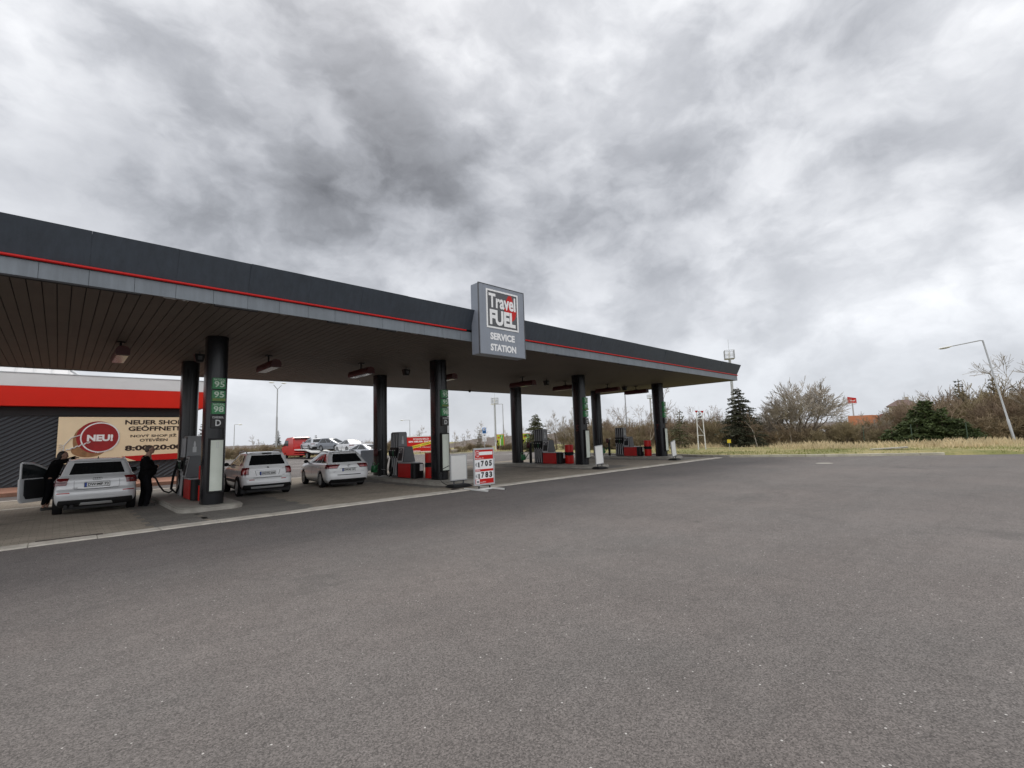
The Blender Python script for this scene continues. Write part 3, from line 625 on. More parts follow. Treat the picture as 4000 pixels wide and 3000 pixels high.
# ------------------------------------------------------------------ fuel pumps (built for an island centred on x = 0, front towards -y)
def pump():
    p = thing('fuel_pump', '', 'fuel pump', group='fuel pumps on the islands')
    y0, y1 = -.30, .32                                          # hose tower
    m = MB(); m.tap((-.24, .24, y0, y1), (-.19, .19, y0 + .02, y1 - .02), .02, 1.88); m.build('hose_tower', GRYM, p, bevel=.012)
    for sx in (-1, 1):
        for k in range(4):                                      # grooves with hanging hoses
            yy = y1 - .07 - k * .15; g = MB(); zt = 1.84
            xo = lambda z: sx * (.24 - .05 * (z / 1.88) + .004)
            g.add([(xo(z), yy + d, z) for z in (.05, zt) for d in (-.0745, .0745)] + [(xo(z) + sx * .008, yy + d, z) for z in (.05, zt) for d in (-.0745, .0745)], [(0, 1, 3, 2), (4, 6, 7, 5), (0, 2, 6, 4), (1, 5, 7, 3), (0, 4, 5, 1), (2, 3, 7, 6)]); gr = g.build('hose_groove', BLK, p)
            h = MB(); h.tube([(xo(1.82) + sx * .02, yy, 1.82), (xo(1.24) + sx * .025, yy, 1.24)], .028, 8); h.build('hose', HOSEG, gr, smooth=True); h = MB(); h.tube([(xo(.8) + sx * .03, yy, .82), (xo(.4) + sx * .05, yy, .35), (xo(.2) + sx * .06, yy - .03, .12), (xo(.2) + sx * .05, yy - .06, .09)], .028, 8); h.build('hose', HOSEG, gr, smooth=True)
    for sx in (-1, 1):
        m = MB(); m.box(min(sx * .19, sx * .275), max(sx * .19, sx * .275), y0 + .005, y1 - .005, .80, 1.22); nz = m.build('nozzle_panel', BLK, p, bevel=.01)
        for k in range(4):
            yy = y1 - .07 - k * .15; m = MB()
            m.tube([(sx * .30, yy, 1.14), (sx * .33, yy, 1.0), (sx * .30, yy, .88)], [.02, .035, .028], 8); m.box(sx * .345 - .012, sx * .345 + .012, yy - .012, yy + .012, .95, 1.1); n = m.build('nozzle', NOZG if k == 2 else BLK, nz, smooth=True, ang=30)
            m = MB(); m.box(sx * .34 - .006, sx * .34 + .006, yy - .022, yy + .022, 1.10, 1.14); m.build('nozzle_tip', GRYL, nz); m = MB(); m.box(sx * .30 - .006, sx * .30 + .006, yy - .02, yy + .02, .835, .865); m.build('grade_label', PALEP, nz)
    m = MB(); m.disc((.0, -.293, 1.62), X, Z, .028, .1, 16, .006); m.box(-.05, .05, -.297, -.288, 1.38, 1.55); m.build('bottle_emblem', GRYL, p)
    yb0, yb1 = -.80, -.305                                       # display head
    m = MB(); m.tap((-.285, .285, yb0, yb1), (-.185, .185, yb0 + .06, yb1), .64, 1.27); hd = m.build('display_head', GRYD, p, bevel=.012)
    for sx in (-1, 1):
        A = lambda z: sx * (.285 - .1 * (z - .64) / .63 + .004)
        def face(m, ya, yb, za, zb, d=.008):
            m.add([(A(z) + sx * e, yy, z) for e in (0, d) for z in (za, zb) for yy in (ya, yb)], [(0, 2, 3, 1), (4, 5, 7, 6), (0, 1, 5, 4), (2, 6, 7, 3), (0, 4, 6, 2), (1, 3, 7, 5)]); return m
        fr = face(MB(), yb0 + .07, yb1 - .02, .66, 1.24).build('display_frame', GRYL, hd)
        face(MB(), yb0 + .11, yb1 - .06, .70, 1.20, .013).build('display_panel', BLK, hd)
        m = face(MB(), yb0 + .13, yb1 - .08, 1.00, 1.17, .017); m.build('display_screen', GRYD, hd)
        m = MB(); face(m, yb0 + .2, yb0 + .30, 1.13, 1.155, .021); face(m, yb1 - .14, yb1 - .10, 1.02, 1.07, .021); face(m, yb1 - .15, yb1 - .11, 1.10, 1.13, .021); m.build('display_label', PALEP, hd)
    m = MB(); m.box(-.225, .225, -1.25, -.31, .04, .60); m.build('base', GRYD, p)
    for sx in (-1, 1):
        m = MB(); m.box(min(sx * .226, sx * .25), max(sx * .226, sx * .25), -1.25, -.31, .03, .585); m.build('red_side_panel', REDB, p, bevel=.006)
    m = MB(); m.box(-.26, .26, -1.27, -.31, .60, .63); m.build('tray', GRYL, p, bevel=.005)
    m = MB(); m.prism(rrect(-.25, .25, -1.52, -1.255, .10, 6), .02, .60); en = m.build('end_cabinet', BLK, p, smooth=True, bevel=.01)
    m = MB(); m.box(.03, .17, -1.535, -1.522, .30, .56); m.build('paper_notice', WHP, en)
    m = MB()
    for k in range(5): m.box(.05, .05 + rnd.uniform(.05, .1), -1.5375, -1.5345, .34 + k * .035, .346 + k * .035)
    m.build('notice_text', GRYM, en)
    return p
pp = pump()
for i, (x, l) in enumerate(((3.05, 'fuel pump mostly hidden behind the first front column'), (10.42, 'fuel pump with red base between the estate car and the price board'), (19.25, 'fuel pump with red base on the third island'), (27.1, 'fuel pump with red base on the farthest right island'))):
    o = pp if i == 0 else copy_tree(pp); o['label'] = l; o.location = (x, 17.85 if i else 17.75, .13)
# hose looping off the pumps
m = MB(); m.tube([(2.72, 17.95, 1.25), (2.62, 18.0, .8), (2.56, 17.9, .42), (2.66, 17.7, .3), (2.76, 17.75, .55), (2.78, 17.95, 1.0)], .035, 10); tag(m.build('pump_hose', RUB, smooth=True), 'thick black hose looped at the side of the first pump', 'hose')
m = MB(); m.tube([(2.58, 17.6, .40), (2.45, 17.5, .34), (2.32, 17.45, .40), (2.2, 17.42, .58), (2.12, 17.45, .78), (2.0, 17.6, .92), (1.86, 17.68, .93), (1.74, 17.7, .93)], .022, 8); tag(m.build('fuel_hose', RUB, smooth=True), 'black fuel hose hanging from the first pump to the white car', 'hose')
m = MB(); m.tube([(10.1, 18.2, .95), (10.02, 18.25, .5), (9.98, 18.15, .25), (10.05, 18.0, .17), (10.12, 18.05, .5), (10.15, 18.1, .9)], .024, 8); m.tube([(10.15, 18.1, .9), (10.12, 18.05, .9), (10.02, 18.0, .45), (10.05, 17.9, .2), (10.12, 17.92, .3), (10.16, 17.98, .88)], .024, 8); tag(m.build('pump_hose', RUB, smooth=True), 'tangle of black hoses hanging from the second pump', 'hose')
# ------------------------------------------------------------------ bins
def bin_():
    b = thing('litter_bin', '', 'bin', group='red cylinder bins beside the pumps')
    m = MB(); m.lathe([(.225, .02), (.23, .05), (.23, .44), (.222, .445)], 28); m.build('drum', REDS, b, smooth=True)
    m = MB(); m.lathe([(.222, .62), (.23, .625), (.23, .98), (.222, 1.0), (.20, 1.0)], 28); m.build('hood', REDS, b, smooth=True)
    m = MB(); m.lathe([(.215, .44), (.215, .63)], 24); m.build('opening', BLK, b, smooth=True)
    m = MB(); v = []
    for i in range(29):
        t = 2 * pi * i / 28; q = .04 * sin(t * 2 + 1) + .03 * sin(t * 5)
        v.append((t, .49 + q, .60 + q * .5))
    m.loft([[(.236 * cos(t), .236 * sin(t), a) for t, a, c in v[:-1]], [(.242 * cos(t), .242 * sin(t), (a + c) / 2 + .01) for t, a, c in v[:-1]], [(.236 * cos(t), .236 * sin(t), c) for t, a, c in v[:-1]]], caps=False); m.build('bin_liner', RUB, b, smooth=True)
    return b
bb = bin_()
for i, (x, y, l) in enumerate(((3.16, 16.05, 'red cylinder bin squeezed between the first pump and its column'), (10.72, 15.95, 'red cylinder bin by the column next to the blank white board'), (19.55, 16.15, 'red cylinder bin between the third pump and its column'), (27.3, 16.05, 'red cylinder bin by the farthest right pump'))):
    o = bb if i == 0 else copy_tree(bb); o['label'] = l; o.location = (x, y, .13); o.rotation_euler = (0, 0, i * .9)
# ------------------------------------------------------------------ service posts and watering cans
def post():
    b = thing('service_post', '', 'post', group='black service posts with red dispensers')
    m = MB(); m.box(-.06, .06, -.06, .06, 0, 1.12); m.build('post', BLK, b, bevel=.01)
    m = MB(); m.box(-.17, .17, -.10, .10, 0, .02); m.build('foot_plate', GRYL, b)
    m = MB(); m.lathe([(.07, .0), (.10, .04), (.10, .26), (.07, .30)], 16, T=M4.Translation((-.16, .02, .88))); m.build('paper_dispenser', DKRED, b, smooth=True)
    m = MB(); m.tube([(0, -.06, 1.12), (.0, -.08, 1.18), (.06, -.10, 1.16)], .015, 8); m.build('tap', CHRM, b)
    for sg in (-1, 1): m = MB(); m.tube([(sg * .055, 0, .3), (sg * .3, 0, .26), (sg * .34, 0, .3)], .01, 6); m.build('hook', GRYL, b)
    return b
ps = post()
for i, (x, y, l) in enumerate(((10.2, 19.15, 'black service post with dark red dispenser by the second pump'), (19.3, 18.75, 'black service post with dark red top by the third pump'), (27.1, 18.85, 'black service post with dark red dispenser by the right pump'))):
    o = ps if i == 0 else copy_tree(ps); o['label'] = l; o.location = (x, y, .13)
def can_():
    b = thing('watering_can', '', 'watering can', group='green watering cans by the service posts')
    m = MB(); m.lathe([(.11, 0), (.125, .02), (.115, .22), (.10, .26), (.04, .27)], 18); m.build('can_body', CAN, b, smooth=True)
    m = MB(); m.tube([(0, -.11, .06), (0, -.22, .20), (0, -.32, .31)], [.025, .02, .016], 8); m.lathe([(.02, 0), (.035, .03)], 10, T=M4.Translation((0, -.33, .31))); m.build('spout', CAN, b, smooth=True)
    m = MB(); m.tube([(0, .10, .24), (0, .15, .30), (0, .08, .36), (0, -.05, .34), (0, -.08, .27)], .013, 8); m.build('handle', CAN, b, smooth=True)
    return b
wc = can_()
for i, (x, y, z, l, rz) in enumerate(((9.92, 19.1, .33, 'green watering can hanging on the rear column by the estate car', 0), (18.95, 19.0, .33, 'green watering can on the post left of the third pump', .2), (26.72, 19.1, .33, 'green watering can on the post left of the right pump', .1))):
    o = wc if i == 0 else copy_tree(wc); o['label'] = l; o.location = (x, y, z); o.rotation_euler = (0, 0, rz); o.scale = (1.15,) * 3
# ------------------------------------------------------------------ advertising boards
def board():
    b = thing('advertising_board', '', 'pavement sign', group='blank white boards on dark feet')
    m = MB(); m.box(-.36, .36, -.02, .02, .0, .86); m.build('board_face', WHT, b)
    m = MB()
    for a in ((-.385, .385, -.03, .03, -.025, .012), (-.385, .385, -.03, .03, .85, .885), (-.385, -.35, -.03, .03, .012, .85), (.35, .385, -.03, .03, .012, .85)): m.box(*a)
    m.build('board_frame', GRYL, b)
    for s in (-1, 1):
        m = MB(); m.tube([(s * .22, 0, -.16), (s * .22, 0, -.02)], .028, 10); m.build('spring_leg', GRYD, b)
    m = MB(); m.tap((-.44, .44, -.30, .30), (-.34, .34, -.20, .20), -.25, -.155); m.build('foot', CPL, b, bevel=.02)
    m = MB(); m.box(-.36, .36, -.035, .035, -.05, -.026); m.build('lower_bar', BLK, b)
    return b
bd = board()
for i, (x, y, rz, l, tilt) in enumerate(((9.92, 13.1, -.02, 'blank white pavement board beside the price board', 0), (18.42, 13.4, -.16, 'blank white pavement board beside the third front column', -.06), (25.45, 13.3, -.10, 'blank white pavement board tilted beside the right front column', -.17))):
    o = bd if i == 0 else copy_tree(bd); o['label'] = l; o.location = (x, y, .265); o.rotation_euler = (0, 0, rz); o.scale = ((.90, 1, .96), (.64, 1, .95), (.54, 1, .95))[i]
    if i: 
        for c in o.children:
            if c.name.startswith('board'): c.rotation_euler = (0, tilt, 0)
m = MB(); m.tube([(9.56, 13.15, .75), (9.42, 13.4, .62), (9.36, 13.5, .42), (9.44, 13.4, .2), (9.6, 13.2, .06)], .012, 6); tag(m.build('cable', RUB, smooth=True), 'black cable arching at the left of the blank white board', 'cable')
# price board
pb = thing('price_board', 'white framed price board showing 1.705 and 1.783 on splayed feet', 'price board', (9.92, 11.75, 0), -.03)
m = MB(); m.box(-.38, .38, -.015, .015, .20, 1.29); m.build('board_face', WHP, pb)
m = MB()
for a in ((-.42, .42, -.03, .03, .15, .20), (-.42, .42, -.03, .03, 1.265, 1.325), (-.42, -.37, -.03, .03, .20, 1.265), (.37, .42, -.03, .03, .20, 1.265)): m.box(*a)
m.build('board_frame', GRYL, pb, bevel=.006)
for z0, z1, nm in ((.20, .35, 'lower_band'), (.585, .655, 'middle_band'), (.965, 1.265, 'header_band')):
    m = MB(); m.box(-.37, .37, -.021, -.0155, z0, z1); hb = m.build(nm, REDS, pb)
    m = MB()
    if nm == 'header_band': m.box(-.20, .345, -.025, -.0215, 1.10, 1.205)
    if nm == 'lower_band': m.box(-.345, -.205, -.025, -.0215, .205, .345)
    if nm == 'header_band': m.text('NATURAL 95', (-.36, -.022, .985), X, Z, .33, .035, .01)
    if nm == 'middle_band': m.text('DIESEL', (-.36, -.022, .598), X, Z, .20, .04, .01)
    if nm == 'lower_band': m.text('travelfuel', (-.18, -.022, .235), X, Z, .22, .03, .01)
    m.build('band_lettering', WHP, hb)
    if nm == 'header_band':                                     # pump pictogram
        m = MB()
        for a in ((-.305, -.205, -.025, -.0215, 1.06, 1.072), (-.29, -.28, -.025, -.0215, 1.072, 1.23), (-.225, -.215, -.025, -.0215, 1.072, 1.23), (-.29, -.215, -.025, -.0215, 1.22, 1.235), (-.29, -.215, -.025, -.0215, 1.155, 1.165), (-.33, -.29, -.025, -.0215, 1.215, 1.225), (-.345, -.332, -.025, -.0215, 1.09, 1.215)): m.box(*a)
        m.build('pump_pictogram', WHP, hb)
    if nm == 'lower_band':
        m = MB(); m.box(-.32, -.23, -.028, -.0255, .23, .30); m.build('pictogram', GRYM, hb)
for z, t in ((.70, '705'), (.34, '783')):
    m = MB()
    for k, ch in enumerate(t): m.text(ch, (-.13 + k * .165, -.018, z + .04), X, Z, .12, .18, .045)
    m.text('1', (-.245, -.018, z + .02), X, Z, .05, .155, .012); m.box(-.185, -.172, -.019, -.0155, z + .02, z + .035); m.build('price_digits', BKP, pb)
    m = MB(); m.text('€', (-.355, -.018, z + .05), X, Z, .085, .115, 0); m.build('euro_sign', GRYM, pb)
for s in (-1, 1):
    m = MB(); m.tube([(s * .22, 0, .05), (s * .22, 0, .16)], .025, 10); lg = m.build('spring_leg', BLK, pb); m = MB(); m.tube([(s * .22, 0, .13), (s * .22, 0, .17)], .03, 10); m.build('leg_collar', GRYL, lg)
    m = MB(); m.box(s * .33 - .025, s * .33 + .025, -.62, .62, .0, .05, T=M4.Rotation(.0, 4, 'Z')); ft = m.build('foot_bar', WHT, pb, bevel=.004)
    for e in (-1, 1): m = MB(); m.box(s * .33 - .02, s * .33 + .02, e * .623 - .003, e * .623 + .003, .005, .045); m.build('end_cap', BLK, ft)
m = MB(); m.box(-.304, .304, -.025, .025, .002, .048); m.build('cross_bar', WHT, pb)
# ------------------------------------------------------------------ shop
sh = thing('shop_building', 'flat shop building with white parapet, red band and slate corrugated wall', 'building', (0, 31, .15))
m = MB(); m.box(-24, 4.75, .10, 10, 0, 3.62); m.box(4.75, 5.55, .6, 10, 0, 3.62); m.build('wall', WALLG, sh)
cor = MB(); dz = 3.6; pitch = .26                                # diagonal corrugated sheet on the front wall
def clip_line(c):                                               # ridge z = x*.62 + c
    pts = []
    x0, x1, z0, z1 = -9., 4.72, .06, 3.58; a = .62
    xa, xb = max(x0, (z0 - c) / a), min(x1, (z1 - c) / a)
    return (xa, xb) if xb - xa > .05 else None
c = -4.
while c < 10:
    q = clip_line(c)
    if q:
        (xa, xb), a = q, .62; w = .075
        A, B = (xa, a * xa + c), (xb, a * xb + c)
        def clampz(z): return min(max(z, .03), 3.6)
        cor.add([(A[0], .098, clampz(A[1] - w)), (B[0], .098, clampz(B[1] - w)), (B[0], .045, clampz(B[1])), (A[0], .045, clampz(A[1])), (B[0], .098, clampz(B[1] + w)), (A[0], .098, clampz(A[1] + w))], [(0, 1, 2, 3), (3, 2, 4, 5)])
    c += .19
cor.build('corrugated_cladding', WALLG, sh)
m = MB(); m.box(-24, 5.5, .02, .09, 3.22, 3.62); m.build('header_shade', DARK, sh)  # dark strip stands in for the shade of the recess under the red band
m = MB(); m.box(-24.2, 5.75, -.35, 10.2, 3.64, 4.54); m.build('red_band', REDW, sh, bevel=.01)
m = MB(); m.box(-24.2, 5.75, -.33, 10.2, 4.545, 5.14); m.build('parapet', SHOPW, sh, bevel=.01)
m = MB(); m.box(-24.22, 5.77, -.36, 10.2, 5.145, 5.18); m.build('coping', GRYL, sh)
m = MB(); m.add([(-24, .5, 5.18), (.6, .5, 5.18), (-1.2, 5., 7.2), (-24, 5., 7.2), (.6, 9.5, 5.18), (-24, 9.5, 5.18)], [(0, 1, 2, 3), (3, 2, 4, 5), (1, 4, 2)]); rf = m.build('roof', ROOFM, sh)
m = MB()
for k in range(40):
    x = .2 - k * .62; t = min(1, max(0, (.6 - x) / 1.8)); m.add([(x - .02, .5, 5.18), (x + .02, .5, 5.18), (x + .02, .5 + 4.5 * t, 5.18 + 2.02 * t), (x - .02, .5 + 4.5 * t, 5.18 + 2.02 * t), (x - .02, .5, 5.23), (x + .02, .5, 5.23), (x + .02, .5 + 4.5 * t, 5.23 + 2.02 * t), (x - .02, .5 + 4.5 * t, 5.23 + 2.02 * t)], [(4, 5, 6, 7), (0, 4, 7, 3), (1, 2, 6, 5), (0, 1, 5, 4)])
m.tube([(.6, .5, 5.2), (-1.2, 5., 7.22)], .05, 6); m.build('roof_seams', GRYL, rf)
bn = thing('shop_banner', 'beige banner with round maroon badge lettered NEU on the shop wall', 'banner', (2.31, 30.95, .15))
B0 = (-2.31, -.03, -.15)
def bpart(m, n, mat, par=None): 
    o = m.build(n, mat, par or bn); o.location = B0 if par is None else (0, 0, 0); return o
m = MB(); m.box(-.07, 4.70, 0, .03, 1.08, 3.31); bpart(m, 'banner_sheet', BEIG)
m = MB(); m.add([(2.3, -.004, 1.33), (4.70, -.004, 1.40), (4.70, -.004, 1.08), (2.9, -.004, 1.08), (2.3, -.0, 1.33), (4.70, 0., 1.40), (4.70, 0., 1.08), (2.9, 0., 1.08)], [(0, 1, 2, 3), (0, 4, 5, 1), (2, 6, 7, 3)]); bpart(m, 'red_corner', REDS)
m = MB(); m.disc((1.05, -.002, 1.7), X, Z, .62, .34); m.disc((.95, -.006, 2.15), X, Z, .48, .72, d=.002); bpart(m, 'coffee_bean_print', COFF)
m = MB(); m.disc((1.36, -.012, 2.32), X, Z, .78, .78, 40); bd_ = bpart(m, 'badge', MARO)
m = MB(); m.disc((1.46, -.020, 2.31), X, Z, .74, .74, 44, .003); bpart(m, 'badge_ring', WHP)
m = MB(); m.disc((1.46, -.026, 2.31), X, Z, .685, .685, 44, .003); bpart(m, 'badge_face', MARO)
m = MB(); m.text('NEU!', (.97, -.032, 2.12), X, Z, .97, .33, .05); bpart(m, 'badge_lettering', WHP)
m = MB(); m.tube([(.16, -.02, 1.6), (.18, -.02, 1.95), (.4, -.02, 2.3), (.75, -.02, 2.45)], .02, 6); bpart(m, 'handle_print', PALEP)
m = MB(); m.tube([(.25 + .05 * k, -.02, 1.72 + .022 * k + .03 * sin(k * 1.9)) for k in range(18)], [.02 + .012 * (k % 2) for k in range(18)], 6); bpart(m, 'spoon_print', PALEP)
m = MB(); m.tube([(2.16 + .05 * sin(k * 2.3), -.02, 2.0 + .035 * k) for k in range(16)], .010, 4); bpart(m, 'scroll_print', PALEP)
m = MB(); m.tube([(.08 + .10 * sin(k * 2.1), -.02, 1.5 + .035 * k) for k in range(16)], .010, 4); bpart(m, 'scroll_print', PALEP)
m = MB(); m.tube([(1.3 + .05 * k, -.02, 1.55 + .012 * k + .03 * sin(k * 2.)) for k in range(14)], .012, 4); bpart(m, 'scroll_print', PALEP)
m = MB(); m.text('NEUER SHOP', (2.38, -.004, 2.93), X, Z, 2.42, .235, .035); bpart(m, 'lettering', BRP); m = MB(); m.text('GEÖFFNET!', (2.52, -.004, 2.60), X, Z, 2.12, .285, .035); bpart(m, 'lettering', BRP); m = MB(); m.text('NOVÝ SHOP JIŽ', (2.62, -.004, 2.24), X, Z, 1.94, .20, .025); bpart(m, 'lettering', BRP); m = MB(); m.text('OTEVŘEN', (3.0, -.004, 2.05), X, Z, 1.17, .19, .025); bpart(m, 'lettering', BRP); m = MB(); m.text('8:00-20:00', (2.42, -.004, 1.60), X, Z, 2.42, .27, .045); bpart(m, 'lettering', BRP)

# ------------------------------------------------------------------ cars
# local frame: rear bumper centre at origin, forward +y, right +x
class Shape:
    """stack of rounded plan outlines; levels: (z, y_rear, y_front, half width, r_rear, r_front, bow)"""
    def __init__(s, lv): s.lv = lv
    def at(s, z):
        lv = s.lv; z = min(max(z, lv[0][0]), lv[-1][0])
        for i in range(len(lv) - 1):
            if z <= lv[i + 1][0]: break
        a, b = lv[i], lv[i + 1]; t = (z - a[0]) / (b[0] - a[0])
        return [a[j] + (b[j] - a[j]) * t for j in range(1, 7)]
    def pt(s, t, z):
        """t signed: |t| 0..1 rear edge, 1..2 rear corner, 2..3 side, 3..4 front corner, 4..5 front edge"""
        yr, yf, w, rr, rf, bow = s.at(z); sg = -1 if t < 0 else 1; t = abs(t)
        rr = min(rr, w * .9); rf = min(rf, w * .9); xe = w - rr; xf = w - rf
        f = lambda x: bow * (x / w) ** 2
        if t <= 1: x = xe * t; y = yr + f(x)
        elif t <= 2: a = (t - 1) * pi / 2; x = xe + rr * sin(a); y = yr + f(xe) + rr * .8 * (1 - cos(a))
        elif t <= 3: k = t - 2; y0 = yr + f(xe) + rr * .8; y1 = yf - f(xf) * 1.6 - rf; x = w - .018 * (2 * k - 1) ** 2 * 2; y = y0 + (y1 - y0) * k; x = w - .03 * (2 * k - 1) ** 4
        elif t <= 4: a = (t - 3) * pi / 2; x = xf + rf * cos(a); y = yf - f(xf) * 1.6 - rf + rf * sin(a)
        else: x = xf * (5 - t); y = yf - f(x) * 1.6
        if 2 < t <= 3: pass
        elif 1 < t <= 2: x -= .03 * ((t - 1) ** 2)
        elif 3 < t <= 4: x -= .03 * ((4 - t) ** 2)
        return V((sg * x, y, z))
    def nrm(s, t, z):
        e = .02; a = s.pt(t + e, z) - s.pt(t - e, z); z0, z1 = max(z - .02, s.lv[0][0]), min(z + .02, s.lv[-1][0]); b = s.pt(t, z1) - s.pt(t, z0); n = a.cross(b)
        if n.length < 1e-9: return V((0, -1, 0))
        n.normalize(); c = V((0, (s.lv[0][1] + s.lv[0][2]) / 2, z)); p = s.pt(t, z)
        return n if n.dot(p - c) > 0 else -n
    def ring(s, z, q=(6, 6, 16, 6, 6)):
        ts = []; 
        for k, n in enumerate(q): ts += [k + i / n for i in range(n)]
        ts.append(5.)
        return [s.pt(t, z) for t in ts] + [s.pt(-t, z) for t in reversed(ts[1:-1])]
    def body(s, name, mat, zs, parent, cuts=None, wr=.36):
        m = MB(); m.loft([s.ring(z) for z in zs]); o = m.build(name, mat, parent, smooth=True, ang=32)
        if cuts:
            cm = MB()
            for cy, cr in cuts:
                for sg in (-1, 1): cm.lathe([(cr, -.2), (cr, .2)], 28, T=M4.Translation((sg * .82, cy, wr)) @ M4.Rotation(pi / 2, 4, 'Y'))
            c = cm.build('cutter', DARK); c.parent = parent
            bo = o.modifiers.new('cut', 'BOOLEAN'); bo.operation = 'DIFFERENCE'; bo.object = c; bo.solver = 'EXACT'
            bpy.context.view_layer.update(); dg = bpy.context.evaluated_depsgraph_get(); me = bpy.data.meshes.new_from_object(o.evaluated_get(dg))
            o.modifiers.clear(); old = o.data; o.data = me; bpy.data.meshes.remove(old); cmd = c.data; bpy.data.objects.remove(c); bpy.data.meshes.remove(cmd); me.name = name
            me.polygons.foreach_set('use_smooth', [True] * len(me.polygons)); me.set_sharp_from_angle(angle=R(32))
        return o
    def skin(s, m, lo, hi, z0, z1, off=.004, nt=10, nz=5, base=-.004):
        """plate lying on the surface: lo=(t_left,t_right) at z0, hi at z1; off = how proud it stands"""
        G = [[], []]
        for k, h in enumerate((off, base)):
            for i in range(nz + 1):
                v = i / nz
                for j in range(nt + 1):
                    u = j / nt; t = (lo[0] * (1 - u) + lo[1] * u) * (1 - v) + (hi[0] * (1 - u) + hi[1] * u) * v; z = z0 + (z1 - z0) * v
                    G[k].append(s.pt(t, z) + s.nrm(t, z) * h)
        n = nt + 1; N = n * (nz + 1); f = []
        for i in range(nz):
            for j in range(nt): f.append((i * n + j, i * n + j + 1, (i + 1) * n + j + 1, (i + 1) * n + j))
        rim = [j for j in range(nt + 1)] + [i * n + nt for i in range(1, nz + 1)] + [nz * n + j for j in range(nt - 1, -1, -1)] + [i * n for i in range(nz - 1, 0, -1)]
        for a, b in zip(rim, rim[1:] + rim[:1]): f.append((a, b, N + b, N + a))
        return m.add(G[0] + G[1], f)
def wheel(parent, x, y, r, w=.20, spokes=5):
    sg = 1 if x > 0 else -1
    T = M4.Translation((x, y, r)) @ M4.Rotation(sg * pi / 2, 4, 'Y')
    m = MB(); h = w / 2; m.lathe([(r * .66, -h), (r * .93, -h), (r, -h * .7), (r, h * .7), (r * .95, h), (r * .70, h * 1.02), (r * .66, h * .8)], 32, T=T, close=False); m.lathe([(.01, -h * .3), (r * .68, -h * .3)], 24, T=T)
    t = m.build('wheel', RUB, parent, smooth=True, ang=35)
    m = MB(); m.lathe([(r * .69, h * .75), (r * .69, h * 1.0), (r * .61, h * .96), (r * .60, h * .4)], 32, T=T, close=False); m.lathe([(.01, h * .75), (r * .16, h * .75), (r * .14, h * .95), (.01, h)], 14, T=T)
    for k in range(spokes):
        a = 2 * pi * k / spokes; c, s_ = cos(a), sin(a); Q = T @ M4.Rotation(a, 4, 'Z')
        for d in (-.12, .12): m.tap((r * .10, r * .64, -r * .05 + d * r, r * .05 + d * r), (r * .10, r * .64, -r * .035 + d * r, r * .035 + d * r), h * .55, h * .93, T=Q)
    m.build('rim', RIM, t, smooth=True, ang=30)
    return t
def plate(parent, y, z, text, w=.52, h=.11, tilt=0., x=0):
    m = MB(); m.box(-w / 2 - .01, w / 2 + .01, -.006, .012, -h / 2 - .01, h / 2 + .01); p = m.build('number_plate', BLK, parent); p.location = (x, y, z); p.rotation_euler = (tilt, 0, 0)
    m = MB(); m.box(-w / 2, w / 2, -.009, -.0062, -h / 2, h / 2); m.build('plate_face', PLATE, p)
    m = MB(); m.box(-w / 2, -w / 2 + .045, -.0115, -.0095, -h / 2, h / 2); m.build('plate_band', PBLUE, p)
    m = MB(); m.text(text, (-w / 2 + .065, -.0095, -h / 2 + .022), X, Z, w - .085, h - .040, .03, .003); m.build('plate_lettering', BKP, p)
def mirror(parent, x, y, z, mat):
    sg = 1 if x > 0 else -1
    m = MB(); m.ell((x + sg * .13, y, z + .03), (.10, .055, .075), 12, 8); m.tube([(x - sg * .02, y + .03, z - .02), (x + sg * .08, y, z + .0)], .025, 6); o = m.build('side_mirror', mat, parent, smooth=True)
def frange(a, b, n): return [a + (b - a) * i / n for i in range(n + 1)]
def interp_levels(tab):
    """smooth the level table with a Catmull-Rom pass"""
    out = []
    for i in range(len(tab) - 1):
        p0, p1, p2, p3 = tab[max(i - 1, 0)], tab[i], tab[i + 1], tab[min(i + 2, len(tab) - 1)]
        for k in range(4):
            t = k / 4; z = p1[0] + (p2[0] - p1[0]) * t
            row = [z]
            for j in range(1, 7):
                m1 = (p2[j] - p0[j]) / (p2[0] - p0[0]); m2 = (p3[j] - p1[j]) / (p3[0] - p1[0]); h = p2[0] - p1[0]
                row.append((2 * t ** 3 - 3 * t * t + 1) * p1[j] + (t ** 3 - 2 * t * t + t) * h * m1 + (-2 * t ** 3 + 3 * t * t) * p2[j] + (t ** 3 - t * t) * h * m2)
            out.append(tuple(row))
    out.append(tab[-1]); return out
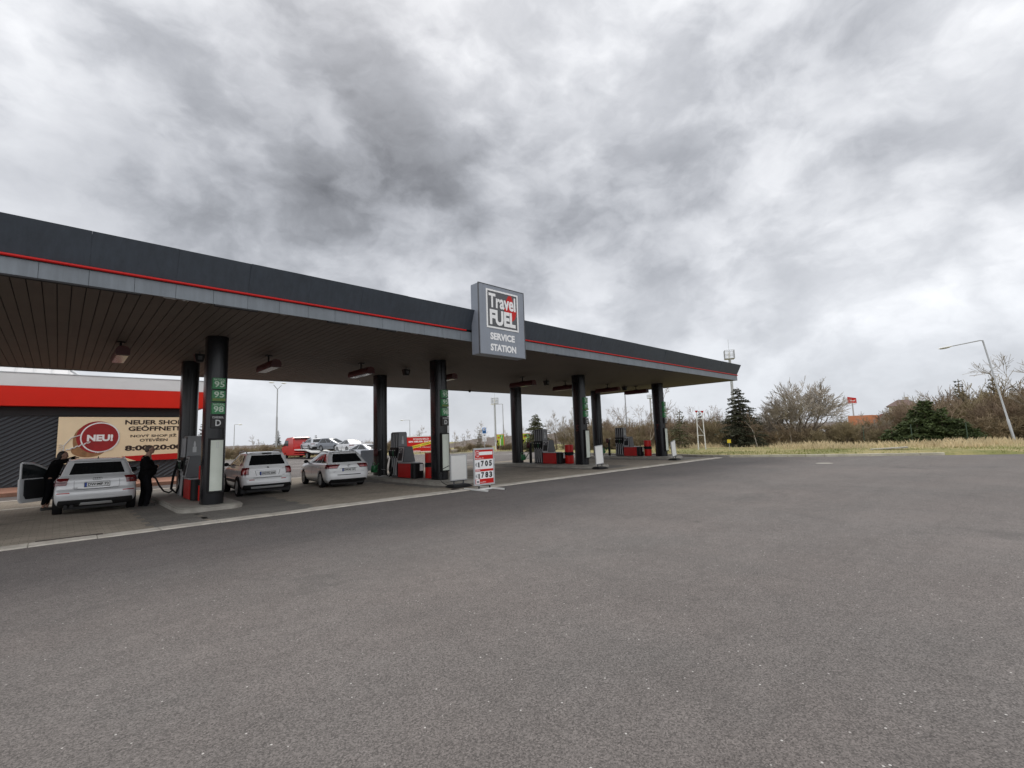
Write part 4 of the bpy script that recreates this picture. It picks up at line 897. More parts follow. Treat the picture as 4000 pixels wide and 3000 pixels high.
def make_car(root, body_tab, cab_tab, mat, axles, r, wy, glass=GLS, side=((2.04, 2.30), (2.33, 2.66), (2.69, 2.98)), rear_glass=(.98, .98), gz=(.06, .07), lights=None, seams=True, handles=True, track=.79, low=True, mir=True, front_lamps=True, mirmat=None):
    B = Shape(interp_levels(body_tab)); Cb = Shape(interp_levels(cab_tab))
    bo = B.body('body', mat, [l[0] for l in B.lv], root, [(a, r + .045) for a in axles], r)
    ca = Cb.body('cabin', mat, [l[0] for l in Cb.lv], root)
    zb, zt = cab_tab[0][0] + gz[0], cab_tab[-3][0] - gz[1] * .3
    m = MB(); Cb.skin(m, (-rear_glass[0], rear_glass[0]), (-rear_glass[1], rear_glass[1]), zb, zt - .01, .004, 12, 8); m.build('rear_window', GLS, root, smooth=True)
    for sg in (-1, 1):
        m = MB()
        for a, b in side: Cb.skin(m, (sg * a, sg * b), (sg * (a + .05 if a < 2.1 else a), sg * (b - .03 if b > 2.9 else b)), zb - .02, zt, .003, 8, 7)
        m.build('side_window', glass, root, smooth=True)
    m = MB(); Cb.skin(m, (4.02, 5), (4.05, 5), zb - .03, zt, .003, 8, 7); Cb.skin(m, (-5, -4.02), (-5, -4.05), zb - .03, zt, .003, 8, 7); m.build('windscreen', glass, root, smooth=True)
    for a in axles:
        for sg in (-1, 1): wheel(root, sg * track, a, r)
    m = MB(); m.box(-.66, .66, .22, axles[1] + .5, .15, .3); m.build('underbody', CPL, root)
    if mir:
        for sg in (-1, 1): mirror(root, sg * (B.at(wy[1])[2] - .02), wy[0], wy[1] + .03, mirmat or BLK)
    if front_lamps:
        for sg in (-1, 1):
            m = MB(); B.skin(m, (sg * 3.35, sg * 4.2), (sg * 3.3, sg * 4.1), .66, .78, .006, 8, 4); m.build('headlight', CHRM, root, smooth=True)
        m = MB(); B.skin(m, (4.45, 5), (4.4, 5), .45, .72, .006, 5, 4); B.skin(m, (-5, -4.45), (-5, -4.4), .45, .72, .006, 5, 4); m.build('grille', BLK, root)
    if seams:                                                    # door joints
        m = MB()
        for sg in (-1, 1):
            for t in (2.16, 2.50, 2.86): B.skin(m, (sg * (t - .002), sg * (t + .002)), (sg * (t - .002), sg * (t + .002)), .34, cab_tab[0][0] - .05, .0012, 1, 6, -.001)
            B.skin(m, (sg * 2.1, sg * 2.9), (sg * 2.1, sg * 2.9), .33, .336, .0012, 14, 1, -.001)
        m.build('door_seams', DARK, root)
    if handles:
        for sg in (-1, 1):
            for t in (2.27, 2.56):
                m = MB(); B.skin(m, (sg * t, sg * (t + .07)), (sg * t, sg * (t + .07)), cab_tab[0][0] - .16, cab_tab[0][0] - .13, .03, 4, 2); m.build('door_handle', mat, root, smooth=True)
    return B, Cb
# --- white hatchback being fuelled ---
q2b = [(.20, .26, 3.98, .76, .22, .3, .05), (.30, .08, 4.12, .85, .28, .4, .06), (.42, .02, 4.18, .885, .30, .45, .07), (.55, .0, 4.19, .895, .32, .5, .08), (.64, .02, 4.17, .895, .32, .5, .08), (.70, .075, 4.12, .890, .30, .5, .06), (.82, .095, 4.02, .885, .28, .5, .05), (.92, .10, 3.85, .87, .26, .5, .05), (.99, .14, 3.4, .845, .24, .45, .05), (1.05, .22, 3.0, .80, .22, .4, .05)]
q2c = [(1.02, .22, 3.02, .795, .20, .3, .05), (1.10, .27, 2.85, .775, .19, .3, .05), (1.22, .35, 2.56, .735, .18, .3, .05), (1.34, .43, 2.26, .69, .17, .3, .05), (1.42, .47, 2.06, .655, .16, .3, .05), (1.465, .52, 1.95, .62, .18, .3, .05), (1.50, .72, 1.78, .50, .2, .3, .04)]
q2 = thing('parked_car', 'white hatchback at the first pump with its left door standing open', 'car', (.80, 16.93, 0), -.025, sc=.965)
B, Cb = make_car(q2, q2b, q2c, CPALE, (.80, 3.40), .335, (2.55, 1.02), rear_glass=(1.0, .98), side=((2.03, 2.22), (2.26, 2.58), (2.62, 2.97)))
for sg in (-1, 1):
    m = MB(); B.skin(m, (sg * 1.06, sg * 1.9), (sg * .95, sg * 1.95), .80, .985, .02, 12, 5); t = m.build('tail_light', TAIL, q2, smooth=True)
    m = MB(); B.skin(m, (sg * 1.12, sg * 1.7), (sg * 1.08, sg * 1.7), .875, .895, .024, 8, 2, .018); m.build('light_bar', DKRED, t, smooth=True)
    m = MB(); B.skin(m, (sg * .95, sg * 1.55), (sg * .98, sg * 1.5), .585, .615, .012, 6, 2); m.build('reflector', TAILB, q2)
m = MB(); B.skin(m, (-1.75, 1.75), (-1.4, 1.4), .21, .42, .010, 20, 5); m.build('bumper_lower', CPL, q2, smooth=True)
m = MB(); B.skin(m, (-.62, .62), (-.55, .55), .27, .33, .022, 10, 3); B.skin(m, (-1.45, 1.45), (-1.3, 1.3), .415, .435, .016, 20, 2); m.build('skid_plate', GRYL, q2, smooth=True)
m = MB()
for x in (-.62, -.50): m.tube([(x, -.01, .25), (x, .2, .25)], .042, 10)
m.build('exhaust', CPL, q2, smooth=True)
m = MB(); Cb.skin(m, (-.99, .99), (-.95, .95), 1.405, 1.445, .06, 12, 2); m.build('roof_spoiler', CPALE, q2, smooth=True)
m = MB(); B.skin(m, (-.76, .76), (-.80, .80), .675, .685, .003, 10, 1); B.skin(m, (-.80, -.79), (-.78, -.77), .69, .98, .002, 1, 4); B.skin(m, (.79, .80), (.77, .78), .69, .98, .002, 1, 4); m.build('tailgate_seam', DARK, q2)
m = MB(); B.skin(m, (-.56, .56), (-.46, .46), .70, .90, .003, 8, 3); m.build('plate_recess', CPALE, q2)
plate(q2, .073, .80, 'DW:MP 73')
m = MB()
for k in range(4):
    c = V((-.066 + .044 * k, .088, .95)); m.tube([c + V((.032 * cos(a), 0, .032 * sin(a))) for a in frange(0, 2 * pi, 16)], .005, 5, False)
m.build('emblem', CHRM, q2, smooth=True)
m = MB(); m.text('Q2', (-.50, .075, .70), X, Z, .1, .045, .0); m.build('badge', CHRM, q2)
m = MB(); m.box(-.035, .035, .62, .74, 1.47, 1.485); m.tap((-.02, .02, .66, .80), (-.004, .004, .68, .72), 1.485, 1.56); m.build('shark_fin', BLK, q2)
m = MB()
for sg in (-1, 1): m.tube([(sg * .60, .75, 1.475), (sg * .605, 1.2, 1.50), (sg * .59, 1.75, 1.475)], .018, 6)
m.build('roof_rail', GRYL, q2, smooth=True)
m = MB(); B.skin(m, (-2.52, -2.86), (-2.52, -2.84), .38, 1.0, .003, 8, 5); m.build('door_opening', DARK, q2)
dr = MB(); DT = M4.Translation((-.87, 2.72, 0)) @ M4.Rotation(R(-44), 4, 'Z')      # hinged at the front edge, closed leaf would run to -y
def dl(y, z): return (0, -y, z)
def slab(m, poly, x0, x1): return m.prism([(y, z) for y, z in poly], x0, x1, T=DT @ M4(((0, 0, 1, 0), (-1, 0, 0, 0), (0, 1, 0, 0), (0, 0, 0, 1))))
low = [(0, .30), (1.02, .30), (1.08, .42), (1.10, .98), (0, .98)]
slab(dr, low, -.06, .01); do = dr.build('front_door', CPALE, q2, bevel=.012)
m = MB(); slab(m, [(.10, .40), (.92, .40), (.98, .52), (.99, .955), (.06, .955)], .0105, .05); m.build('door_card', CPL, do, bevel=.01)
m = MB(); 
for pth in ([(.02, .98), (.35, 1.24), (.72, 1.40), (1.04, 1.43)], [(1.06, .98), (1.06, 1.43)]):
    m.tube([DT @ V((-.02, -y, z)) for y, z in pth], .028, 8)
m.build('window_frame', CPALE, do, smooth=True)
m = MB(); slab(m, [(.05, .985), (1.04, .985), (1.03, 1.41), (.72, 1.385), (.36, 1.23)], -.024, -.018); m.build('door_glass', GLSL, do)
# --- white crossover with roof rails ---
sxb = [(.24, .20, 3.98, .74, .22, .3, .05), (.32, .06, 4.06, .83, .26, .4, .06), (.44, .0, 4.12, .868, .28, .45, .07), (.56, .0, 4.13, .875, .28, .5, .07), (.64, .03, 4.12, .875, .28, .5, .06), (.70, .075, 4.05, .87, .26, .5, .05), (.85, .09, 3.9, .865, .25, .5, .05), (.97, .11, 3.6, .85, .24, .45, .05), (1.08, .15, 3.1, .81, .22, .4, .05)]
sxc = [(1.06, .15, 3.12, .805, .2, .3, .05), (1.15, .19, 2.92, .785, .18, .3, .05), (1.28, .26, 2.62, .735, .17, .3, .05), (1.40, .33, 2.34, .685, .16, .3, .05), (1.50, .38, 2.12, .645, .15, .3, .05), (1.55, .43, 2.0, .60, .18, .3, .05), (1.585, .62, 1.85, .48, .2, .3, .04)]
sx = thing('parked_car', 'white crossover car with raised roof rails and round red tail lights', 'car', (5.06, 17.02, 0), -.06, sc=.90)
B, Cb = make_car(sx, sxb, sxc, CWHITE, (.72, 3.22), .34, (2.60, 1.06), glass=GLSL, rear_glass=(1.0, .98), side=((2.03, 2.20), (2.24, 2.56), (2.60, 2.97)))
for sg in (-1, 1):
    m = MB(); B.skin(m, (sg * 1.02, sg * 1.82), (sg * 1.0, sg * 1.80), .78, 1.03, .022, 10, 6); t = m.build('tail_light', TAIL, sx, smooth=True)
    m = MB(); B.skin(m, (sg * 1.12, sg * 1.55), (sg * 1.10, sg * 1.6), .83, .95, .028, 6, 4, .02); m.build('light_lens', TAILB, t, smooth=True)
    m = MB(); B.skin(m, (sg * .75, sg * 1.05), (sg * .75, sg * 1.05), .585, .61, .012, 6, 2); m.build('reflector', TAILB, sx)
    m = MB(); B.skin(m, (sg * 2.19, sg * 2.80), (sg * 2.19, sg * 2.80), .50, .60, .014, 12, 3); m.build('side_strip', CPL, sx, smooth=True)
    m = MB(); x = sg * .60; m.tube([(x, .62, 1.545), (x, .72, 1.61), (x, 1.2, 1.635), (x, 1.8, 1.61), (x, 1.95, 1.55)], .022, 8); m.build('roof_rail', GRYL, sx, smooth=True)
    m = MB(); m.box(sg * .70 - .13, sg * .70 + .13, .30, .312, .12, .36); m.build('mud_flap', CPL, sx)
    for ax in (.72, 3.22):
        m = MB(); ri = [V((sg * .872, ax + .385 * cos(a), .34 + .385 * sin(a))) for a in frange(-.15, pi + .15, 18)]; m.tube(ri, .022, 6); m.build('arch_trim', CPL, sx, smooth=True)
m = MB(); B.skin(m, (-1.85, 1.85), (-1.5, 1.5), .25, .43, .010, 22, 5); m.build('bumper_lower', CPL, sx, smooth=True)
m = MB(); B.skin(m, (-.95, .95), (-.95, .95), .30, .36, .024, 12, 3); m.build('skid_plate', GRYL, sx, smooth=True)
m = MB(); m.box(-.16, .16, .30, .40, 1.515, 1.56); m.build('brake_light', BLK, sx)
m = MB(); B.skin(m, (-.78, .78), (-.80, .80), .655, .668, .004, 10, 1); m.build('tailgate_seam', DARK, sx)
m = MB(); B.skin(m, (-.60, .60), (-.66, .66), .745, .94, .003, 8, 3); m.build('plate_recess', CWHITE, sx)
m = MB(); B.skin(m, (-.62, .62), (-.64, .64), .925, .945, .02, 8, 2); m.build('tailgate_strip', CSILV, sx)
m = MB(); B.skin(m, (-.62, -.60), (-.69, -.67), .745, .93, .004, 1, 3); B.skin(m, (.60, .62), (.67, .69), .745, .93, .004, 1, 3); m.build('recess_edge', GRYD, sx)
plate(sx, .078, .815, 'DW:WD 6666')
m = MB(); m.text('S', (-.035, .088, 1.0), X, Z, .07, .06, .02); m.build('emblem', BLK, sx)
m = MB(); m.text('SX4', (.48, .08, .955), X, Z, .11, .03, 0); m.text('4x4', (.50, .074, .72), X, Z, .08, .03, 0); m.build('badge', GRYM, sx)
m = MB(); Cb.skin(m, (-.99, .99), (-.95, .95), 1.485, 1.525, .05, 12, 2); m.build('roof_spoiler', CWHITE, sx, smooth=True)
# --- white estate car ---
asb = [(.20, .22, 4.48, .76, .25, .3, .07), (.30, .06, 4.60, .85, .32, .4, .09), (.42, .0, 4.68, .895, .36, .45, .11), (.55, .0, 4.70, .905, .38, .5, .12), (.64, .03, 4.68, .905, .36, .5, .11), (.70, .06, 4.60, .90, .34, .5, .10), (.84, .08, 4.40, .895, .32, .5, .09), (.93, .11, 4.1, .87, .30, .45, .09), (1.00, .18, 3.6, .82, .28, .4, .09)]
asc = [(.97, .18, 3.55, .815, .24, .3, .08), (1.06, .26, 3.28, .79, .22, .3, .08), (1.18, .41, 2.92, .738, .2, .3, .09), (1.30, .54, 2.58, .685, .19, .3, .09), (1.40, .68, 2.30, .635, .18, .3, .09), (1.44, .77, 2.18, .59, .2, .3, .08), (1.475, .98, 2.0, .48, .2, .3, .05)]
st = thing('parked_car', 'white estate car with sloping tail and roof aerial beside the rear column', 'car', (7.83, 16.98, 0), -.11, sc=.90)
B, Cb = make_car(st, asb, asc, CWHITE, (1.0, 3.66), .335, (3.0, .98), glass=GLSL, rear_glass=(1.08, 1.02), side=((2.05, 2.24), (2.27, 2.55), (2.59, 2.97)))
for sg in (-1, 1):
    m = MB(); B.skin(m, (sg * .80, sg * 1.95), (sg * .62, sg * 2.0), .79, .945, .016, 14, 5); t = m.build('tail_light', TAIL, st, smooth=True)
    m = MB(); B.skin(m, (sg * .82, sg * 1.4), (sg * .75, sg * 1.4), .82, .87, .022, 8, 2, .014); m.build('light_bar', TAILB, t, smooth=True)
    m = MB(); x = sg * .585; m.tube([(x, .95, 1.44), (x, 1.3, 1.475), (x, 1.8, 1.475), (x, 2.2, 1.44)], .016, 6); m.build('roof_rail', BLK, st, smooth=True)
m = MB(); B.skin(m, (-1.7, 1.7), (-1.35, 1.35), .21, .36, .010, 22, 5); m.build('bumper_lower', CPL, st, smooth=True)
m = MB(); B.skin(m, (-.88, .88), (-.92, .92), .515, .545, .012, 14, 2); m.build('bumper_strip', CPL, st, smooth=True)
m = MB(); B.skin(m, (-.62, .62), (-.60, .60), .785, .797, .012, 10, 1); m.build('chrome_strip', GRYM, st)
plate(st, .055, .72, 'DW:AS 157', h=.115)
m = MB(); c = V((0, .075, .89)); m.tube([c + V((.042 * cos(a), 0, .042 * sin(a))) for a in frange(0, 2 * pi, 18)], .007, 5, False); m.box(-.04, .04, .07, .078, .884, .896); m.build('emblem', CHRM, st, smooth=True)
m = MB(); m.text('ASTRA', (-.62, .075, .64), X, Z, .14, .028, 0); m.text('CDTI', (.50, .075, .63), X, Z, .14, .028, 0); m.build('badge', GRYM, st)
m = MB(); Cb.skin(m, (-1.05, 1.05), (-1.0, 1.0), 1.385, 1.42, .055, 12, 2); m.build('roof_spoiler', CWHITE, st, smooth=True)
m = MB(); m.tube([(0, 1.12, 1.47), (0, 1.0, 1.57), (0, .93, 1.70)], .007, 5); m.box(-.025, .025, 1.06, 1.16, 1.465, 1.485); m.build('aerial', BLK, st)
# --- other cars ---
cpb = [(.22, .20, 4.2, .78, .25, .3, .06), (.32, .05, 4.32, .88, .32, .4, .08), (.50, .0, 4.40, .92, .36, .5, .1), (.68, .03, 4.38, .92, .34, .5, .1), (.85, .08, 4.1, .90, .32, .5, .08), (.98, .16, 3.5, .84, .28, .4, .07)]
def simple_car(name, label, loc, rz, mat, cab, sc=1., group=None, text=None, tail=True):
    c = thing(name, label, 'car', loc, rz, group, sc)
    B, Cb = make_car(c, cpb, cab, mat, (.9, 3.5), .34, (2.75, .98), glass=GLSL, rear_glass=(1.0, .98), seams=False, handles=False, side=((2.05, 2.55), (2.59, 2.97)), mirmat=mat)
    if tail:
        for sg in (-1, 1):
            m = MB(); B.skin(m, (sg * .75, sg * 1.8), (sg * .65, sg * 1.85), .76, .86, .016, 10, 3); m.build('tail_light', TAIL, c, smooth=True)
    m = MB(); B.skin(m, (-1.6, 1.6), (-1.3, 1.3), .23, .42, .010, 16, 4); m.build('bumper_lower', CPL, c, smooth=True)
    m = MB(); B.skin(m, (-.38, .38), (-.38, .38), .60, .72, .02, 6, 3); m.build('plate_panel', CPL, c)
    return c
hat = [(.95, .14, 3.45, .83, .24, .3, .06), (1.06, .20, 3.2, .80, .22, .3, .06), (1.2, .30, 2.85, .75, .2, .3, .06), (1.36, .40, 2.45, .69, .18, .3, .06), (1.46, .46, 2.2, .64, .18, .3, .06), (1.51, .52, 2.1, .60, .2, .3, .05), (1.55, .8, 1.9, .46, .2, .3, .04)]
cou = [(.95, .18, 3.5, .83, .24, .3, .06), (1.06, .36, 3.2, .80, .22, .3, .06), (1.2, .62, 2.85, .75, .2, .3, .06), (1.34, .92, 2.5, .69, .18, .3, .06), (1.43, 1.15, 2.3, .64, .18, .3, .06), (1.48, 1.3, 2.15, .60, .2, .3, .05), (1.52, 1.6, 2.0, .46, .2, .3, .04)]
simple_car('parked_car', 'silver car half hidden between the white estate car and the rear column', (20.9, 39.6, 0), R(12), CSILV, cou, .98)
m = MB(); m.box(-.42, .42, -.03, .03, .12, 1.2); vp = thing('grey_panel', 'blue grey metal panel standing behind the white estate car', 'panel', (11.95, 23.7, 0), .1); m.build('panel_sheet', SIGNG, vp, bevel=.01); m = MB(); m.box(-.40, -.34, -.04, .04, 0, .12); m.box(.34, .40, -.04, .04, 0, .12); m.build('panel_foot', BLK, vp)
# --- red recovery truck with three cars ---
TS = 1.0
fw = V((-.05, .9986)).normalized(); trz = math.atan2(fw.y, fw.x) - pi / 2
tk = thing('flatbed_truck', 'red flatbed car transporter parked on the far side of the yard', 'truck', (21.05, 44.5, 0), trz, sc=TS)
def TP(along, side=0, z=0): p = V((21.05, 44.5)) + fw * along * TS + V((fw.y, -fw.x)) * side * TS; return (p.x, p.y, z * TS)
m = MB(); 
cab = [(11.9, .35), (15.6, .35), (15.75, .8), (15.7, 1.25), (15.25, 1.5), (14.65, 2.2), (14.3, 2.4), (12.6, 2.46), (12.3, 2.3), (12.2, 1.1), (11.9, .95)]
m.prism(cab, -1.0, 1.0, T=M4(((0, 0, 1, 0), (1, 0, 0, 0), (0, 1, 0, 0), (0, 0, 0, 1)))); cb = m.build('cab', CRED, tk, bevel=.08)
for s in (-1, 1):
    m = MB(); q = [(13.7, 1.45), (15.1, 1.5), (14.6, 2.1), (13.7, 2.1)]; m.prism(q, s * 1.003, s * 1.012, T=M4(((0, 0, 1, 0), (1, 0, 0, 0), (0, 1, 0, 0), (0, 0, 0, 1)))); m.build('side_window', GLS, cb)
    mirror(tk, s * 1.0, 15.0, 1.45, BLK)
    for a in (2.6, 3.6, 8.6, 14.6): wheel(tk, s * .88, a, .36, .24)
    m = MB(); m.box(s * 1.02 - .03, s * 1.02 + .03, 9.2, 12.0, .42, .55); m.box(s * 1.02 - .03, s * 1.02 + .03, 9.2, 12.0, .66, .76); m.build('side_guard', CRED, tk)
m = MB(); m.box(-.5, .5, 0.2, 12.4, .45, .62); m.build('chassis', BLK, tk)
m = MB(); m.loft([[(-1.05, y, z), (1.05, y, z), (1.05, y, z + .12), (-1.05, y, z + .12)] for y, z in ((0, .62), (7.4, .66), (9.0, .92), (11.85, .95))]); m.build('flatbed', WHT, tk)
m = MB(); m.box(-1.05, 1.05, -.04, 0, .5, .74); m.build('tail_board', CRED, tk)
m = MB(); m.box(-.9, .9, 12.05, 12.25, 2.2, 2.36); m.build('light_bar', BLK, cb)
simple_car('loaded_car', 'silver hatchback on the transporter next to the red cab', TP(8.1, 0, .95), trz - .05, CSILV, hat, .82, 'cars on the transporter')
simple_car('loaded_car', 'grey blue car facing the tail in the middle of the transporter', TP(7.6, .2, .82), trz + pi + .25, CGREY, hat, .88, 'cars on the transporter', tail=False)
simple_car('loaded_car', 'white coupe at the tail end of the transporter', TP(-.1, .25, .66), trz - .05, CPALE, cou, .86, 'cars on the transporter')

# ------------------------------------------------------------------ people (continuous remeshed figures)
def fuse(m, name, mat, parent, vox=.012, sm=6):
    o = m.build(name, mat, parent, smooth=True)
    rm = o.modifiers.new('r', 'REMESH'); rm.mode = 'VOXEL'; rm.voxel_size = vox; rm.use_smooth_shade = True
    s = o.modifiers.new('s', 'SMOOTH'); s.iterations = sm; s.factor = .5
    bpy.context.view_layer.update(); me = bpy.data.meshes.new_from_object(o.evaluated_get(bpy.context.evaluated_depsgraph_get()))
    o.modifiers.clear(); old = o.data; o.data = me; bpy.data.meshes.remove(old); me.name = name
    me.materials.clear(); me.materials.append(mat); me.polygons.foreach_set('use_smooth', [True] * len(me.polygons)); return o
def limb(m, pts, rs, n=12):
    P = [V(p) for p in pts]; q = []; r = []
    for i in range(len(P) - 1):
        for k in range(4): t = k / 4; q.append(P[i].lerp(P[i + 1], t)); r.append(rs[i] + (rs[i + 1] - rs[i]) * t)
    q.append(P[-1]); r.append(rs[-1]); m.tube(q, r, n)
    for p, rr in zip(P, rs): m.ell(p, (rr, rr, rr), n, 8)
    return m
def head(m, c, face, up=V((0, 0, 1)), s=1.):
    """skull, jaw, nose, brow, ears, lips; face = direction looked at"""
    f = V(face).normalized(); u = (V(up) - f * V(up).dot(f)).normalized(); r = f.cross(u); c = V(c)
    T = M4((( f.x, r.x, u.x, c.x), (f.y, r.y, u.y, c.y), (f.z, r.z, u.z, c.z), (0, 0, 0, 1)))
    m.ell((-.01, 0, .03), (.098 * s, .076 * s, .095 * s), 18, 12, T); m.ell((.03, 0, -.04), (.066 * s, .056 * s, .072 * s), 16, 10, T)
    m.ell((.055, 0, -.085), (.034 * s, .036 * s, .026 * s), 10, 8, T)
    m.add([T @ V(p) for p in ((.085, -.010, .03), (.085, .010, .03), (.118, -.016, -.022), (.118, .016, -.022), (.078, 0, -.03))], [(0, 1, 3, 2), (0, 2, 4), (1, 4, 3), (2, 3, 4), (0, 4, 1)])
    m.ell((.072, 0, .03), (.022, .052, .012), 10, 6, T); m.ell((.088, 0, -.052), (.012, .026, .007), 8, 6, T); m.ell((.086, 0, -.064), (.012, .022, .007), 8, 6, T)
    for sg in (-1, 1): m.ell((-.012, sg * .078, .0), (.022, .011, .034), 8, 6, T); m.ell((.052, sg * .045, -.02), (.03, .02, .02), 8, 6, T)
    return T
def hand(m, wrist, d, curl=.5, palm=V((0, 0, -1)), s=1.):
    """palm with five bent fingers; d = pointing direction, palm = palm normal"""
    d = V(d).normalized(); pn = (V(palm) - d * V(palm).dot(d)).normalized(); a = d.cross(pn); w = V(wrist)
    m.loft([[w + d * t + a * (wd * cos(q)) + pn * (.013 * s * sin(q)) for q in frange(0, 2 * pi, 10)[:-1]] for t, wd in ((-.01, .026 * s), (.03 * s, .036 * s), (.085 * s, .040 * s))])
    for k, l in enumerate((.070, .080, .075, .058)):
        b = w + d * .082 * s + a * ((k - 1.5) * .021 * s); pts = [b]; ang = 0
        for j, fr in enumerate((.45, .32, .23)):
            ang += curl * (.7 + .15 * k); pts.append(pts[-1] + (d * cos(ang) + pn * sin(ang)) * l * fr * s)
        m.tube(pts, [.0098 * s, .009 * s, .008 * s, .0065 * s], 7)
    b = w + d * .03 * s - a * .036 * s; m.tube([b, b - a * .022 * s + d * .03 * s + pn * .012, b - a * .016 * s + d * .06 * s + pn * .028], [.0115 * s, .010 * s, .008 * s], 7)
# --- man standing at the pump, in profile to the right, hands held before his belly ---
mn = thing('person', 'man in dark jacket and trousers standing at the pump with hands together', 'person', (1.93, 17.5, 0))
Z0 = V((0, 0, 0))
m = MB(); hc = V((.03, 0, 1.635)); head(m, hc, (1, -.08, -.06), s=1.06); limb(m, [(-.02, 0, 1.40), (.005, 0, 1.56)], [.075, .068])
limb(m, [(-.05, 0, .95), (-.03, 0, 1.15), (-.05, 0, 1.36)], [.14, .14, .13])
for sg in (-1, 1):
    limb(m, [(-.06, sg * .17, 1.37), (-.04, sg * .21, 1.12), (.19, sg * .10, 1.13)], [.05, .042, .032]); hand(m, (.19, sg * .10, 1.13), (.55, -sg * .75, .1), .7, (-.5, -sg * .3, 0))
    limb(m, [(-.04, sg * .09, .9), ((.03 if sg < 0 else -.04), sg * .11, .48), ((-.02 if sg < 0 else -.1), sg * .12, .09)], [.08, .055, .04])
fuse(m, 'body', SKIN, mn, .0105, 3)
m = MB(); limb(m, [(-.06, 0, .88), (-.01, 0, 1.05), (-.03, 0, 1.22), (-.06, 0, 1.37)], [.175, .185, .17, .12]); m.ell((.04, 0, 1.04), (.18, .19, .20), 16, 12); m.ell((-.06, 0, 1.26), (.14, .20, .18), 16, 12)
m.ell((-.05, 0, 1.42), (.075, .08, .055), 14, 8)
for sg in (-1, 1): limb(m, [(-.06, sg * .16, 1.375), (-.05, sg * .235, 1.12), (.17, sg * .115, 1.13)], [.085, .07, .055])
fuse(m, 'jacket', CLTH, mn, .016, 6)
m = MB(); m.ell((-.05, 0, .86), (.165, .175, .13), 16, 10)
for sg in (-1, 1): limb(m, [(-.05, sg * .09, .82), ((.03 if sg < 0 else -.05), sg * .115, .46), ((-.02 if sg < 0 else -.11), sg * .12, .07)], [.125, .092, .075])
fuse(m, 'trousers', CLTB, mn, .016, 5)
for sg, x in ((-1, -.02), (1, -.11)):
    m = MB(); m.ell((x + .07, sg * .125, .045), (.15, .05, .045), 14, 8); m.ell((x - .01, sg * .125, .07), (.06, .048, .06), 12, 8); m.box(x - .07, x + .21, sg * .125 - .045, sg * .125 + .045, 0, .022); fuse(m, 'shoe', SHOE, mn, .012, 3)
m = MB(); m.ell((-.002, 0, 1.69), (.098, .083, .082), 16, 10); m.ell((-.04, 0, 1.63), (.070, .080, .075), 14, 10); fuse(m, 'hair', HAIRG, mn, .010, 3)
# --- woman leaning on the car roof ---
wm = thing('person', 'woman in black leaning on the white car roof behind its open door', 'person', (-.20, 19.35, 0))
P0 = V((-.20, 0, 0))
def wp(x, y, z): return V((x + .20, y, z))
m = MB(); head(m, wp(.13, -.02, 1.545), (.93, -.15, -.22), s=.96); limb(m, [wp(.03, 0, 1.36), wp(.09, -.01, 1.48)], [.052, .048])
limb(m, [wp(-.12, 0, .92), wp(-.06, 0, 1.12), wp(.0, 0, 1.32)], [.13, .115, .12])
for sg in (-1, 1):
    sy = sg * .16; limb(m, [wp(.02, sy, 1.36), wp(.22, sg * .20, 1.40), wp(.40, -sg * .06, 1.475)], [.045, .038, .028]); hand(m, wp(.40, -sg * .06, 1.475), (.3, -sg * .9, .02), .25, (0, 0, -1), .92)
    kx, fx = ((-.16, -.24) if sg < 0 else (-.10, -.16)); limb(m, [wp(-.13, sg * .085, .9), wp(kx, sg * .07, .50), wp(fx, sg * .03, .08)], [.085, .055, .036])
fuse(m, 'body', SKIN, wm, .0105, 3)
m = MB(); limb(m, [wp(-.13, 0, .90), wp(-.08, 0, 1.08), wp(-.01, 0, 1.30), wp(.03, 0, 1.40)], [.165, .15, .15, .085]); m.ell(wp(-.02, 0, 1.27), (.13, .185, .15), 16, 12)
for sg in (-1, 1): limb(m, [wp(.02, sg * .16, 1.355), wp(.22, sg * .21, 1.40), wp(.36, -sg * .02, 1.475)], [.078, .066, .05])
fuse(m, 'jacket', CLTH, wm, .016, 6)
m = MB(); m.ell(wp(-.13, 0, .87), (.155, .17, .14), 16, 10)
for sg in (-1, 1):
    kx, fx = ((-.16, -.235) if sg < 0 else (-.10, -.165)); limb(m, [wp(-.13, sg * .085, .82), wp(kx, sg * .075, .50), wp(fx, sg * .04, .20)], [.115, .08, .055])
fuse(m, 'trousers', CLTB, wm, .016, 5)
for sg, fx in ((-1, -.24), (1, -.16)):
    m = MB(); c = wp(fx + .06, sg * .035 - .02, .04); m.ell(c, (.125, .043, .04), 14, 8); m.ell(wp(fx - .01, sg * .03, .06), (.05, .042, .05), 12, 8); m.box(c.x - .11, c.x + .11, c.y - .038, c.y + .038, 0, .02); fuse(m, 'shoe', SHOE, wm, .012, 3)
m = MB(); m.ell(wp(.10, -.0, 1.60), (.105, .09, .085), 16, 10); m.ell(wp(.04, 0, 1.53), (.07, .085, .12), 14, 10); m.ell(wp(.0, .0, 1.42), (.06, .08, .10), 12, 8); fuse(m, 'hair', HAIRD, wm, .012, 4)

